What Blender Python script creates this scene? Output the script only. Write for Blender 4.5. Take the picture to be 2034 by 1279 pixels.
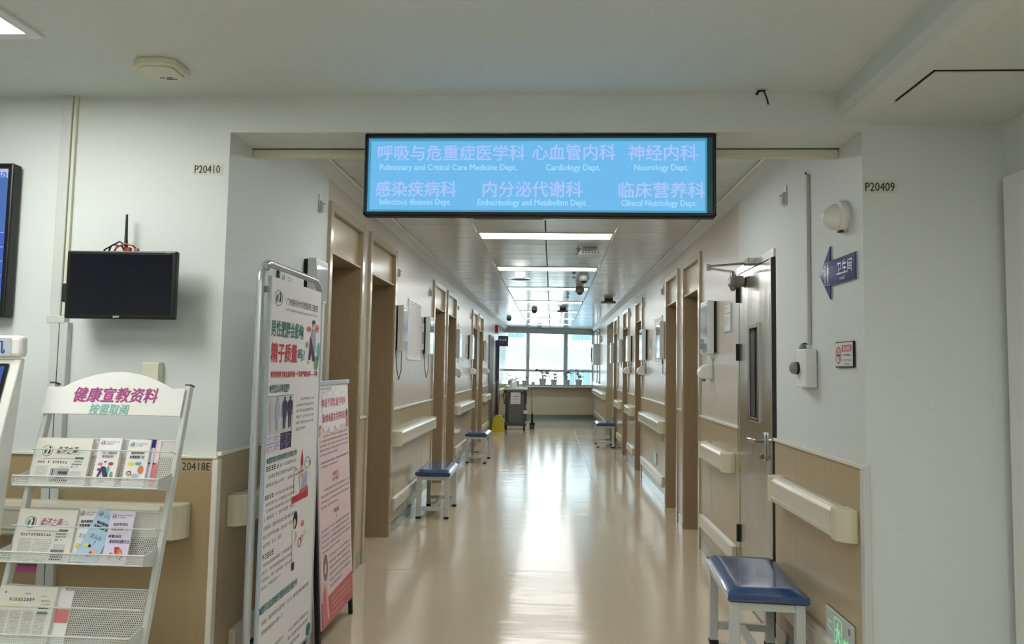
import bpy, bmesh, math, random
from mathutils import Matrix, Vector
random.seed(7)
PI = math.pi
for o in list(bpy.data.objects): bpy.data.objects.remove(o)
S = bpy.context.scene
COL = S.collection

# ------------------------------------------------------------------ camera
CAMH = 1.43
cam = bpy.data.objects.new('camera', bpy.data.cameras.new('camera'))
COL.objects.link(cam)
cam.data.sensor_fit = 'HORIZONTAL'; cam.data.sensor_width = 36.0
cam.data.lens = 1400.0/2034*36.0
cam.data.clip_start = 0.05; cam.data.clip_end = 400
R_ = Vector((.99826827, .05621412, .01733298)); D_ = Vector((.01357645, .0665319, -.99769193)); F_ = Vector((-.05723757, .99619952, .06565349))
m = Matrix.Identity(4)
for i in range(3):
    m[i][0] = R_[i]; m[i][1] = -D_[i]; m[i][2] = -F_[i]
m[0][3], m[1][3], m[2][3] = 0, 0, CAMH
cam.matrix_world = m
S.camera = cam

# ------------------------------------------------------------------ light & exposure
S.view_settings.view_transform = 'Standard'; S.view_settings.look = 'None'
S.view_settings.gamma = 1.0; S.view_settings.use_curve_mapping = False
S.view_settings.exposure = 1.28
W = bpy.data.worlds.new('world'); S.world = W; W.use_nodes = True
bg = W.node_tree.nodes['Background']
bg.inputs[0].default_value = (.80, .93, 1.0, 1); bg.inputs[1].default_value = 1.9
sun = bpy.data.objects.new('sun', bpy.data.lights.new('sun', 'SUN')); COL.objects.link(sun)
sun.data.energy = 1.8; sun.data.angle = math.radians(1.0); sun.data.color = (1, .97, .92)
sun.rotation_euler = (math.radians(48), 0, math.radians(-24))
LOBBY_L = 7.0     # radiance of the lobby light panels
CORR_L = 8.5      # radiance of the corridor light panels

# ------------------------------------------------------------------ materials
def s2l(c):
    c = c/255.0
    return c/12.92 if c <= .04045 else ((c+.055)/1.055)**2.4
def rgb(r, g, b): return (s2l(r), s2l(g), s2l(b), 1)
MATS = {}
def mat(name, col, rough=.5, metal=0., spec=.5, noise=None, bump=None, emit=None, es=1., coat=0., aniso=None):
    if name in MATS: return MATS[name]
    M = bpy.data.materials.new(name); M.use_nodes = True; MATS[name] = M
    N = M.node_tree.nodes; L = M.node_tree.links; B = N['Principled BSDF']
    B.inputs['Base Color'].default_value = col; B.inputs['Roughness'].default_value = rough
    B.inputs['Metallic'].default_value = metal; B.inputs['Specular IOR Level'].default_value = spec
    B.inputs['Coat Weight'].default_value = coat
    if emit:
        B.inputs['Emission Color'].default_value = emit; B.inputs['Emission Strength'].default_value = es
    if noise or bump:
        tc = N.new('ShaderNodeTexCoord'); mp = N.new('ShaderNodeMapping'); L.new(tc.outputs['Object'], mp.inputs[0])
        nz = N.new('ShaderNodeTexNoise'); L.new(mp.outputs[0], nz.inputs['Vector'])
        sc = (noise or bump)[0]
        if isinstance(sc, tuple): mp.inputs['Scale'].default_value = sc; nz.inputs['Scale'].default_value = 1
        else: nz.inputs['Scale'].default_value = sc
        nz.inputs['Detail'].default_value = 4
        if noise:
            mx = N.new('ShaderNodeMix'); mx.data_type = 'RGBA'
            k = noise[1]
            mx.inputs[6].default_value = tuple(c*(1-k) for c in col[:3])+(1,); mx.inputs[7].default_value = tuple(min(1, c*(1+k)) for c in col[:3])+(1,)
            L.new(nz.outputs['Fac'], mx.inputs[0]); L.new(mx.outputs[2], B.inputs['Base Color'])
        if bump:
            b = N.new('ShaderNodeBump'); b.inputs['Strength'].default_value = bump[1]; b.inputs['Distance'].default_value = bump[2]
            if noise:
                n2 = N.new('ShaderNodeTexNoise'); m2 = N.new('ShaderNodeMapping'); L.new(tc.outputs['Object'], m2.inputs[0]); L.new(m2.outputs[0], n2.inputs['Vector'])
                if isinstance(bump[0], tuple): m2.inputs['Scale'].default_value = bump[0]; n2.inputs['Scale'].default_value = 1
                else: n2.inputs['Scale'].default_value = bump[0]
                n2.inputs['Detail'].default_value = 2
                L.new(n2.outputs['Fac'], b.inputs['Height'])
            else: L.new(nz.outputs['Fac'], b.inputs['Height'])
            L.new(b.outputs[0], B.inputs['Normal'])
    return M
WALL = mat('painted wall', rgb(208, 214, 213), .55, noise=(1.3, .015), bump=(90, .08, .002))
CEIL = mat('lobby ceiling paint', rgb(204, 211, 208), .7, noise=(1., .012), bump=(60, .06, .002))
WALLC = mat('warm lit corridor wall', rgb(194, 189, 179), .28, noise=(1.3, .015), bump=((60, 60, 3), .06, .001))  # wall paint tinted warm; the corridor's different light is put into the colour
WOODE = mat('lit end wall panel', rgb(208, 194, 164), .35, noise=(3, .02))  # panel wood lightened so its colour holds the light on the end wall
WOODF = mat('shaded front laminate', rgb(162, 143, 110), .35, noise=((70, 70, 1.2), .05))  # same laminate as WOOD with the lobby front's dimmer light put in
SOFF = mat('cove paint', rgb(202, 208, 208), .5, noise=(1., .012))
PANEL = mat('ceiling metal', rgb(214, 222, 224), .19, metal=.4, spec=.9, noise=(3., .02), bump=((1, 8, 3), .12, .004))
TRIM = mat('white aluminium trim', rgb(222, 222, 216), .3, metal=.2, noise=(8, .02))
FLOOR = mat('vinyl floor', rgb(190, 176, 153), .14, spec=.8, noise=(2.2, .05), bump=((1.6, 7.5, 1), .6, .004))
FLOORG = mat('grey vinyl floor', rgb(150, 158, 160), .12, spec=.9, noise=(2.2, .05), bump=((1.6, 7.5, 1), .4, .004))
SEAM = mat('weld seam', rgb(190, 176, 150), .3, noise=(9, .03))
WOOD = mat('beige laminate', rgb(176, 160, 131), .22, noise=((70, 70, 1.2), .05), bump=((90, 90, 2), .05, .001))
WOODD = mat('brown laminate', rgb(154, 135, 107), .36, noise=((80, 80, 1.2), .08), bump=((90, 90, 2), .06, .001))
FRAMEW = mat('champagne frame', rgb(190, 177, 156), .18, metal=.35, noise=((60, 60, 1.5), .03))
EDGE = mat('light edging', rgb(222, 218, 208), .14, noise=(9, .02))
SKIRT = mat('grey skirting', rgb(176, 184, 182), .1, metal=.8, noise=((14, 14, 20), .12))
RAILM = mat('cream handrail', rgb(206, 203, 188), .2, noise=(7, .02))
CAPM = mat('cream end cap', rgb(202, 196, 172), .4, noise=(7, .02))
STEEL = mat('brushed steel', rgb(206, 203, 196), .22, metal=.95, noise=((4, 3, .8), .05), bump=((6, 5, .7), .5, .01))
STEELD = mat('dull steel', rgb(135, 135, 130), .35, metal=.9, noise=(12, .05))
CHROME = mat('chrome', rgb(200, 200, 200), .15, metal=1., noise=(9, .01))
BLACK = mat('black plastic', rgb(12, 13, 15), .35, noise=(20, .05))
BLACKM = mat('matt black', rgb(12, 12, 13), .6, noise=(20, .05))
DARKGAP = mat('dark gap', rgb(10, 9, 9), .9, noise=(20, .05))
SCREENOFF = mat('dark screen', rgb(6, 9, 22), .12, noise=(3, .2))
WHITE = mat('white plastic', rgb(222, 224, 222), .35, noise=(6, .015))
CREAM = mat('cream plastic', rgb(206, 206, 188), .45, noise=(6, .02))
GREYP = mat('grey plastic', rgb(128, 130, 130), .5, noise=(6, .03))
DGREY = mat('dark grey plastic', rgb(70, 72, 72), .5, noise=(9, .05))
METW = mat('white powder coat', rgb(196, 200, 198), .4, noise=(6, .02))
BLUEV = mat('blue vinyl', rgb(22, 66, 118), .2, spec=.8, noise=(5, .08), bump=(30, .05, .001), coat=.4)
PAPER = mat('white paper', rgb(228, 227, 230), .55, noise=(12, .015))
PAPERN = mat('newsprint', rgb(214, 213, 206), .8, noise=(14, .02))
INK = mat('black ink', rgb(38, 38, 42), .6, noise=(20, .05))
INKG = mat('grey ink', rgb(118, 118, 122), .6, noise=(20, .03))
INKL = mat('pale grey ink', rgb(160, 162, 166), .6, noise=(20, .03))
RED = mat('red ink', rgb(190, 52, 66), .6, noise=(20, .03))
PINKI = mat('pink ink', rgb(205, 120, 125), .6, noise=(20, .03))
PINKP = mat('pink paper', rgb(226, 202, 206), .6, noise=(20, .02))
SALM = mat('salmon print', rgb(196, 104, 104), .5, noise=(20, .03))
TEAL = mat('teal ink', rgb(52, 118, 118), .6, noise=(20, .03))
MAG = mat('magenta ink', rgb(160, 58, 128), .5, noise=(20, .03))
TEALL = mat('light teal ink', rgb(96, 170, 168), .5, noise=(20, .03))
PURP = mat('dark purple ink', rgb(62, 52, 88), .6, noise=(20, .03))
PURL = mat('lilac ink', rgb(168, 174, 204), .6, noise=(20, .03))
GREENI = mat('green ink', rgb(110, 164, 120), .6, noise=(20, .03))
LBLUE = mat('light blue paper', rgb(170, 200, 226), .6, noise=(20, .02))
LILP = mat('lilac paper', rgb(212, 206, 228), .6, noise=(20, .02))
YEL = mat('yellow ink', rgb(214, 210, 90), .6, noise=(20, .03))
ORG = mat('orange ink', rgb(208, 120, 78), .6, noise=(20, .03))
BROWNI = mat('dark picture ink', rgb(78, 70, 66), .6, noise=(20, .05))
SKINI = mat('skin tone ink', rgb(220, 178, 160), .6, noise=(20, .03))
LYEL = mat('highlighter ink', rgb(206, 212, 160), .6, noise=(20, .03))
SIGNB = mat('navy sign', rgb(22, 28, 128), .12, noise=(4, .1), coat=.8)
SIGNW = mat('sign white', rgb(226, 228, 240), .4, noise=(9, .02))
NAVY = mat('navy metal', rgb(38, 52, 78), .4, noise=(4, .08))
ACRYL = mat('clear acrylic edge', rgb(176, 192, 206), .12, noise=(4, .03), spec=.8)
YELP = mat('yellow plastic', rgb(206, 186, 50), .4, noise=(6, .08))
BAGM = mat('grey canvas', rgb(112, 110, 106), .85, noise=(40, .08), bump=(12, .4, .01))
LEAF = mat('leaf', rgb(78, 104, 80), .5, noise=(9, .2))
LEAF2 = mat('pale leaf', rgb(150, 166, 130), .5, noise=(9, .2))
POT = mat('pot', rgb(176, 178, 174), .5, noise=(9, .04))
SOIL = mat('soil', rgb(60, 46, 36), .9, noise=(40, .2))
REDP = mat('red plastic', rgb(150, 28, 32), .4, noise=(8, .05))
REDC = mat('red cable', rgb(160, 40, 44), .4, noise=(8, .05))
BRWOOD = mat('wooden stick', rgb(150, 104, 74), .6, noise=(30, .1))
WINF = mat('grey window frame', rgb(186, 197, 198), .35, metal=.2, noise=(6, .03))
FACADE = mat('white facade', rgb(232, 234, 234), .7, noise=(.4, .03))
FACSH = mat('shaded facade grey', rgb(140, 156, 163), .7, noise=(.4, .03))  # grey carrying the shade of the recess; also colours bars and parapet
BLUEG = mat('blue facade glass', rgb(100, 130, 146), .4, noise=(.6, .15), spec=.3)
GROUND = mat('pale roof slabs', rgb(196, 200, 200), .8, noise=(.6, .05))
PLATE = mat('label plate', rgb(206, 207, 196), .5, noise=(9, .01))
BLUEW = mat('bluish glazed panel', rgb(140, 182, 216), .12, noise=(1.5, .04), spec=.7)
def em(name, col, s): return mat(name, (0.02, .02, .02, 1), .4, emit=col, es=s)
LIGHTL = em('lobby diffuser', (.99, 1, .93, 1), LOBBY_L)
LIGHTC = em('corridor diffuser', (.96, .98, .96, 1), CORR_L)
SCRB = em('sign screen glow', rgb(104, 182, 232), .42)
SCRE = em('sign screen edge glow', rgb(78, 158, 192), .36)
SCRT = em('sign chinese glow', rgb(164, 190, 246), .43)
SCRT2 = em('sign english glow', rgb(156, 212, 248), .43)
TVB = em('tv blue glow', rgb(52, 98, 168), .45); TVB2 = em('tv blue bar glow', rgb(46, 78, 184), .45); TVW = em('tv white glow', rgb(170, 178, 214), .45)
KIO = em('kiosk screen glow', rgb(40, 70, 150), .4)
GRN = em('exit green glow', rgb(120, 214, 150), .4)
ESCR = em('small display glow', rgb(176, 190, 196), .3)
GLASS = bpy.data.materials.new('window glass'); GLASS.use_nodes = True
n = GLASS.node_tree.nodes; l = GLASS.node_tree.links; n.remove(n['Principled BSDF'])
tr = n.new('ShaderNodeBsdfTransparent'); tr.inputs[0].default_value = (.93, .97, .98, 1); gl = n.new('ShaderNodeBsdfGlossy'); gl.inputs['Roughness'].default_value = .02
fr = n.new('ShaderNodeFresnel'); fr.inputs[0].default_value = 1.45; mx = n.new('ShaderNodeMixShader')
l.new(fr.outputs[0], mx.inputs[0]); l.new(tr.outputs[0], mx.inputs[1]); l.new(gl.outputs[0], mx.inputs[2]); l.new(mx.outputs[0], n['Material Output'].inputs[0])

# ------------------------------------------------------------------ mesh builder
class MB:
    def __init__(s): s.v = []; s.f = []; s.sm = []
    def add(s, vs, fs, smooth=False):
        k = len(s.v); s.v += [tuple(v) for v in vs]; s.f += [tuple(i+k for i in f) for f in fs]; s.sm += [smooth]*len(fs); return s
    def bm(s, b, smooth=False):
        b.verts.ensure_lookup_table(); b.verts.index_update()
        s.add([v.co[:] for v in b.verts], [[v.index for v in f.verts] for f in b.faces], smooth); b.free(); return s
    def box(s, x0, x1, y0, y1, z0, z1, bev=0, seg=2):
        if x0 > x1: x0, x1 = x1, x0
        if y0 > y1: y0, y1 = y1, y0
        if z0 > z1: z0, z1 = z1, z0
        vs = [(x, y, z) for z in (z0, z1) for y in (y0, y1) for x in (x0, x1)]
        fs = [(0, 2, 3, 1), (4, 5, 7, 6), (0, 1, 5, 4), (2, 6, 7, 3), (0, 4, 6, 2), (1, 3, 7, 5)]
        if not bev: return s.add(vs, fs)
        b = bmesh.new(); bv = [b.verts.new(v) for v in vs]
        for f in fs: b.faces.new([bv[i] for i in f])
        bmesh.ops.bevel(b, geom=list(b.edges), offset=bev, segments=seg, affect='EDGES', profile=.5)
        return s.bm(b)
    def prism(s, pts, a0, a1, axis='z', bev=0):
        # polygon pts in the plane normal to axis, extruded a0..a1
        def P(p, a):
            return {'z': (p[0], p[1], a), 'x': (a, p[0], p[1]), 'y': (p[0], a, p[1])}[axis]
        n = len(pts); vs = [P(p, a0) for p in pts]+[P(p, a1) for p in pts]
        fs = [tuple(range(n))[::-1], tuple(range(n, 2*n))]+[(i, (i+1) % n, n+(i+1) % n, n+i) for i in range(n)]
        b = bmesh.new(); bv = [b.verts.new(v) for v in vs]
        for f in fs: b.faces.new([bv[i] for i in f])
        bmesh.ops.recalc_face_normals(b, faces=list(b.faces))
        if bev: bmesh.ops.bevel(b, geom=list(b.edges), offset=bev, segments=2, affect='EDGES', profile=.5)
        return s.bm(b)
    def tube(s, pts, r, n=8, closed=False):
        pts = [Vector(p) for p in pts]; rs = r if isinstance(r, (list, tuple)) else [r]*len(pts)
        vs = []; prev = None; N = len(pts)
        for i, p in enumerate(pts):
            a = pts[max(i-1, 0)]; b = pts[min(i+1, N-1)]
            d = (b-a).normalized()
            if prev is None:
                u = d.orthogonal().normalized()
            else:
                u = (prev-d*prev.dot(d)).normalized()
            prev = u; w = d.cross(u)
            for k in range(n):
                t = 2*PI*k/n; vs.append(p+(u*math.cos(t)+w*math.sin(t))*rs[i])
        fs = [(i*n+k, i*n+(k+1) % n, (i+1)*n+(k+1) % n, (i+1)*n+k) for i in range(N-1) for k in range(n)]
        fs += [tuple(range(n))[::-1], tuple(range((N-1)*n, N*n))]
        return s.add(vs, fs, True)
    def lathe(s, prof, c=(0, 0, 0), n=20, axis='z'):
        vs = []
        for (r, h) in prof:
            for k in range(n):
                t = 2*PI*k/n; a, b = r*math.cos(t), r*math.sin(t)
                v = {'z': (a, b, h), 'x': (h, a, b), 'y': (a, h, b)}[axis]
                vs.append((v[0]+c[0], v[1]+c[1], v[2]+c[2]))
        N = len(prof)
        fs = [(i*n+k, i*n+(k+1) % n, (i+1)*n+(k+1) % n, (i+1)*n+k) for i in range(N-1) for k in range(n)]
        fs += [tuple(range(n))[::-1], tuple(range((N-1)*n, N*n))]
        return s.add(vs, fs, True)

def wm(o):
    M = Matrix.LocRotScale(o.location, o.rotation_euler, None)
    return wm(o.parent) @ M if o.parent else M
def obj(name, mb, mt, parent=None, world=False, **props):
    me = bpy.data.meshes.new(name); me.from_pydata(mb.v, [], mb.f)
    if any(mb.sm): me.polygons.foreach_set('use_smooth', mb.sm)
    b = bmesh.new(); b.from_mesh(me); bmesh.ops.recalc_face_normals(b, faces=list(b.faces)) if not props.pop('flat', False) else None; b.to_mesh(me); b.free()
    if any(mb.sm):
        try: me.set_sharp_from_angle(angle=math.radians(40))
        except Exception: pass
    if world and parent: me.transform(wm(parent).inverted())
    me.materials.append(mt)
    o = bpy.data.objects.new(name, me); COL.objects.link(o)
    if parent: o.parent = parent
    for k, v in props.items(): o[k] = v
    return o
def thing(name, label, cat, loc=(0, 0, 0), rot=(0, 0, 0), group=None):
    o = bpy.data.objects.new(name, None); COL.objects.link(o); o.empty_display_size = .05
    o.location = loc; o.rotation_euler = rot if isinstance(rot, tuple) else (0, 0, rot)
    o['label'] = label; o['category'] = cat
    if group: o['group'] = group
    return o
def tag(o, label, cat, group=None):
    o['label'] = label; o['category'] = cat
    if group: o['group'] = group
    return o
def struct(name, mb, mt, label=None, cat='structure'):
    o = obj(name, mb, mt); o['kind'] = 'structure'; o['label'] = label or name.replace('_', ' '); o['category'] = cat
    return o
def sthing(name, label, cat, loc=(0, 0, 0), rot=(0, 0, 0)):
    o = thing(name, label, cat, loc, rot); o['kind'] = 'structure'; return o
def dup(root, loc=None, rot=None, label=None, group=None):
    r = root.copy(); COL.objects.link(r)
    if loc is not None: r.location = loc
    if rot is not None: r.rotation_euler = rot if isinstance(rot, tuple) else (0, 0, rot)
    if label: r['label'] = label
    if group: r['group'] = group
    for ch in list(root.children):
        c = ch.copy(); COL.objects.link(c); c.parent = r
        for g in list(ch.children):
            d = g.copy(); COL.objects.link(d); d.parent = c
    return r

# ------------------------------------------------------------------ text & print
def pw(tab):
    def f(z):
        for (a, b), (c, d) in zip(tab, tab[1:]):
            if z >= c or (c, d) == tab[-1]: return b+(d-b)*(z-a)/(c-a)
    return f
_TC = {}
def glyphs(body, bold=0.):
    k = (body, bold)
    if k not in _TC:
        cu = bpy.data.curves.new('t', 'FONT'); cu.body = body; cu.size = 1; cu.offset = bold; cu.resolution_u = 2
        ob = bpy.data.objects.new('t', cu); COL.objects.link(ob)
        dg = bpy.context.evaluated_depsgraph_get(); dg.update()
        me = ob.evaluated_get(dg).to_mesh()
        _TC[k] = ([v.co[:2] for v in me.vertices], [tuple(p.vertices) for p in me.polygons])
        ob.evaluated_get(dg).to_mesh_clear(); bpy.data.objects.remove(ob); bpy.data.curves.remove(cu)
    return _TC[k]
class Print:
    """flat print on a panel facing local -Y; x right, z up"""
    def __init__(s, parent, y=0., world=False): s.p = parent; s.y = y; s.d = {}
    def mb(s, m, lay, name):
        k = (m.name, lay, name)
        if k not in s.d: s.d[k] = (m, MB())
        return s.d[k][1]
    def poly(s, pts, m, lay=1, name='printed_shape'):
        y = s.y-.0006*lay; s.np = getattr(s, 'np', 0)+1; s.mb(m, lay, name+'|%d' % s.np).add([(a, y, b) for a, b in pts], [tuple(range(len(pts)))])
    def rect(s, x0, x1, z0, z1, m, lay=1, name='printed_shape'): s.poly([(x0, z0), (x1, z0), (x1, z1), (x0, z1)], m, lay, name)
    def ell(s, cx, cz, rx, rz, m, lay=1, n=16, name='printed_shape'):
        s.poly([(cx+rx*math.cos(2*PI*k/n), cz+rz*math.sin(2*PI*k/n)) for k in range(n)], m, lay, name)
    def ring(s, cx, cz, r, w, m, lay=1, n=24, rz=None):
        rz = rz or r; y = s.y-.0006*lay; vs = []; 
        for k in range(n):
            c, q = math.cos(2*PI*k/n), math.sin(2*PI*k/n)
            vs += [(cx+r*c, y, cz+rz*q), (cx+(r-w)*c, y, cz+(rz-w)*q)]
        s.mb(m, lay, 'printed_shape').add(vs, [(2*k, 2*((k+1) % n), 2*((k+1) % n)+1, 2*k+1) for k in range(n)])
    def line(s, pts, w, m, lay=1):
        for (a, b), (c, d) in zip(pts, pts[1:]):
            L = math.hypot(c-a, d-b) or 1; nx, nz = -(d-b)/L*w/2, (c-a)/L*w/2
            s.poly([(a+nx, b+nz), (a-nx, b-nz), (c-nx, d-nz), (c+nx, d+nz)], m, lay)
    def text(s, body, x, z, h, m, w=None, align='c', bold=.015, lay=2, shear=0, rot=0):
        """x,z = centre (or left) and vertical middle; h = height of the glyph box; w = fitted width"""
        vs, fs = glyphs(body)
        if not vs: return
        x0 = min(v[0] for v in vs); x1 = max(v[0] for v in vs); z0 = min(v[1] for v in vs); z1 = max(v[1] for v in vs)
        sz = h/(z1-z0); sx = (w/(x1-x0)) if w else sz; tw = (x1-x0)*sx
        ox = x-tw/2 if align == 'c' else x
        s.nt = getattr(s, 'nt', 0)+1; M = s.mb(m, lay, 'lettering|%d' % s.nt)
        offs = [(0, 0)] if bold < .006 else [(0, 0), (-bold, 0), (bold, 0)] if bold < .014 else [(0, 0), (-bold, 0), (bold, 0), (0, bold*.8), (0, -bold*.8)]
        for q, (da, db) in enumerate(offs):
            y = s.y-.0006*lay-.00004*q; out = []
            for a, b in vs:
                u = ox+(a+da-x0)*sx; t = (b+db-z0)*sz; out.append((u+shear*t, y, z-h/2+t))
            M.add(out, fs)
    def filler(s, x0, x1, z0, z1, rows, m, lay=1, indent=0, last=.6, fill=.55):
        """rows of tiny unreadable marks, as body text too small to read"""
        p = (z1-z0)/rows; ch = p*fill; y = s.y-.0006*lay; M = s.mb(m, lay, 'small_print')
        for r in range(rows):
            zt = z1-r*p-(p-ch)/2; xe = x1 if r < rows-1 else x0+(x1-x0)*last; x = x0+(indent if r == 0 else 0)
            while x+ch*.9 < xe:
                if random.random() < .93:
                    k = random.random()
                    for q in (0, .38, .78):
                        if random.random() < .85: M.add([(x, y, zt-ch*(q+.16)), (x+ch*.8, y, zt-ch*(q+.16)), (x+ch*.8, y, zt-ch*q), (x, y, zt-ch*q)], [(0, 1, 2, 3)])
                    a = x+ch*(.1+.5*k); M.add([(a, y, zt-ch), (a+ch*.16, y, zt-ch), (a+ch*.16, y, zt), (a, y, zt)], [(0, 1, 2, 3)])
                x += ch*1.08
    def logo(s, cx, cz, r, lay=2):
        s.ring(cx, cz, r, r*.1, INKG, lay)
        s.poly([(cx-.55*r, cz-.5*r), (cx-.3*r, cz-.6*r), (cx-.1*r, cz-.1*r), (cx-.15*r, cz+.5*r), (cx-.4*r, cz+.35*r), (cx-.6*r, cz)], TEAL, lay)
        s.poly([(cx+.1*r, cz-.6*r), (cx+.55*r, cz-.45*r), (cx+.6*r, cz+.3*r), (cx+.45*r, cz+.75*r), (cx+.1*r, cz+.7*r), (cx+.35*r, cz+.3*r), (cx+.25*r, cz-.1*r)], INK, lay)
    def done(s):
        zm = getattr(s, 'zmap', None)
        for (mn, lay, name), (m, mb) in s.d.items():
            if not mb.v: continue
            if zm: mb.v = [(v[0], v[1], zm(v[2])) for v in mb.v]
            name = name.split('|')[0]
            me = bpy.data.meshes.new(name); me.from_pydata(mb.v, [], mb.f); me.materials.append(m)
            o = bpy.data.objects.new(name, me); COL.objects.link(o); o.parent = s.p
            if name == 'small_print': o['kind'] = 'stuff'

XL, XR, YF = -1.37, 1.23, 2.85
RL, RR = PI/2, -PI/2      # rotation of panels on the left / right corridor wall
ZC = 2.63                 # corridor ceiling
ZLC = 2.56                # lobby ceiling
YE0, YE1 = 20.45, 21.15   # end wall, left and right end

# ------------------------------------------------------------------ STRUCTURE: floor
mb = MB().box(-4.2, 2.2, -4.2, 17.2, -.12, 0)
floor = struct('floor', mb, FLOOR, 'glossy beige vinyl floor of the corridor and lobby', 'floor')
obj('grey_floor_zone', MB().box(-1.6, 2.0, 17.2, 21.6, -.12, 0), FLOORG, floor, label='grey glossy vinyl at the far end by the window')
obj('weld_seam', MB().box(.545, .552, 4.6, 17.2, 0, .0012), SEAM, floor)
obj('weld_seam', MB().box(-1.3, 1.2, 17.195, 17.21, 0, .0015), SEAM, floor)
obj('weld_seam', MB().box(-1.6, -.9, 5.03, 5.036, 0, .0012), SEAM, floor)

# doors: (y0, y1) outer frame extents on each wall
DL = [(4.16, 4.95), (5.12, 6.01), (7.98, 8.85), (9.03, 9.90), (11.95, 12.75), (12.93, 13.80)]
DR = [(5.88, 6.66), (6.90, 7.65), (9.62, 10.40), (11.35, 12.20), (13.15, 13.95)]
SD = (3.95, 4.72)                 # steel door opening in the right wall
OPR = (14.3, 15.9)                # wide opening in the right wall
NL = (15.2, 16.1)                 # flush grey door on the left wall
def wall_run(mb, side, y0, y1, holes, ztop, th=.32):
    x0, x1 = (XL-th, XL) if side == 'l' else (XR, XR+th)
    y = y0
    for a, b, zt in holes:
        mb.box(x0, x1, y, a, 0, ztop); mb.box(x0, x1, a, b, zt, ztop); y = b
    mb.box(x0, x1, y, y1, 0, ztop)
    return mb
DT = 2.43
mb = wall_run(MB(), 'l', YF+.25, 4.16, [], 2.75)
wl = struct('wall_left', mb, WALL, 'white painted left wall of the corridor', 'wall')
mb = wall_run(MB(), 'r', YF+.25, 4.72, [(SD[0], SD[1], 2.12)], 2.75)
wr = struct('wall_right', mb, WALL, 'white painted right wall of the corridor', 'wall')
obj('wall_section', wall_run(MB(), 'l', 4.16, 21.9, [(a, b, DT) for a, b in DL], 2.75), WALLC, wl, label='glossy wall section past the first door recess, tinted beige for its warmer light')
obj('wall_section', wall_run(MB(), 'r', 4.72, 21.9, sorted([(a, b, DT) for a, b in DR]+[(OPR[0], OPR[1], 2.42)]), 2.75), WALLC, wr, label='glossy wall section past the steel door, tinted beige for its warmer light')
# backing of the openings
mb = MB()
for a, b in DL: mb.box(XL-.5, XL-.325, a-.1, b+.1, 0, 2.6)
obj('lining', mb, WOODD, wl)
mb = MB()
for a, b in DR+[SD]: mb.box(XR+.325, XR+.5, a-.1, b+.1, 0, 2.6)
obj('lining', mb, WOODD, wr)
mb = MB().box(XR+.32, XR+1.6, OPR[0]-.2, OPR[0], 0, 2.7).box(XR+.32, XR+1.6, OPR[1], OPR[1]+.2, 0, 2.7).box(XR+1.5, XR+1.6, OPR[0], OPR[1], 0, 2.7)
obj('side_passage_wall', mb, WALL, wr)
obj('side_passage_ceiling', MB().box(XR+.3, XR+1.6, OPR[0]-.1, OPR[1]+.1, 2.6, 2.7), CEIL, wr)
obj('side_passage_floor', MB().box(XR+.9, XR+1.6, OPR[0]-.1, OPR[1]+.1, -.12, -.0005), FLOOR, wr)
obj('side_passage_wainscot', MB().box(XR+.0, XR+1.5, OPR[1]-.012, OPR[1]+.002, .0, 1.05), WOOD, wr)

# front wall of the lobby with the opening beam
mb = MB().box(-4.2, XL, YF, YF+.25, 0, 2.75).box(XL, XR, YF, 3.08, 2.405, 2.75).box(XR, 2.2, YF, YF+.25, 0, 2.75)
wf = struct('wall_front', mb, WALL, 'white lobby wall around the corridor opening', 'wall')
struct('wall_side', MB().box(1.78, 2.0, -4.2, YF, 0, 2.75), WALL, 'white lobby wall at the right edge', 'wall')
struct('trim_1', MB().box(1.745, 1.78, -1.2, 2.81, 0, 2.205, .004), WHITE, 'white flat cladding standing proud of the right lobby wall', 'cladding')
struct('wall_far_left', MB().box(-4.2, -4.0, -4.2, YF, 0, 2.75), WALL, 'lobby wall out of view on the left', 'wall')
struct('wall_back', MB().box(-4.2, 2.2, -4.2, -4.0, 0, 2.75), WALL, 'lobby wall behind the viewer', 'wall')
# lobby ceiling
ce = struct('ceiling', MB().box(-4.2, 1.13, -4.2, YF+.01, ZLC, 2.75), CEIL, 'white lobby ceiling', 'ceiling')
c2 = struct('ceiling.001', MB().prism([(1.13, 2.56), (1.131, 2.75), (2.0, 2.75), (2.0, 2.435), (1.235, 2.435), (1.19, 2.442), (1.155, 2.462), (1.136, 2.495)], -4.2, YF+.01, 'y'), CEIL, 'lower white ceiling strip over the right side of the lobby', 'ceiling')
# access hatch
h = obj('access_hatch', MB().box(1.25, 1.715, 2.343, 2.625, 2.428, 2.4346, .001), CEIL, c2)
obj('hatch_gap', MB().box(1.243, 1.722, 2.336, 2.343, 2.4325, 2.4355).box(1.243, 1.25, 2.336, 2.60, 2.4325, 2.4355), DARKGAP, c2)

# ------------------------------------------------------------------ corridor ceiling of metal panels
cc = struct('ceiling.002', MB().box(XL, XR, 3.08, 21.9, ZC+.03, ZC+.12), SOFF, 'corridor ceiling of glossy metal panels', 'ceiling')
LY = [6.15+2.1*i for i in range(7)]                   # light rows
rows = []
y = 3.15
while y < 21.2:
    rows.append(y); y += .3
bays = [(-1.31, -.69), (-.68, -.075), (-.065, .535), (.545, 1.17)]
pm = {}
def pmesh(w):
    k = round(w, 3)
    if k not in pm:
        b = MB()
        vs = [(-w/2, -.149, .004), (w/2, -.149, .004), (w/2, .149, .004), (-w/2, .149, .004),
              (-w/2+.005, -.144, 0), (w/2-.005, -.144, 0), (w/2-.005, .144, 0), (-w/2+.005, .144, 0)]
        b.add(vs, [(4, 7, 6, 5), (0, 4, 5, 1), (1, 5, 6, 2), (2, 6, 7, 3), (3, 7, 4, 0)])
        me = bpy.data.meshes.new('ceiling_panel'); me.from_pydata(b.v, [], b.f); me.materials.append(PANEL); pm[k] = me
    return pm[k]
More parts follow.
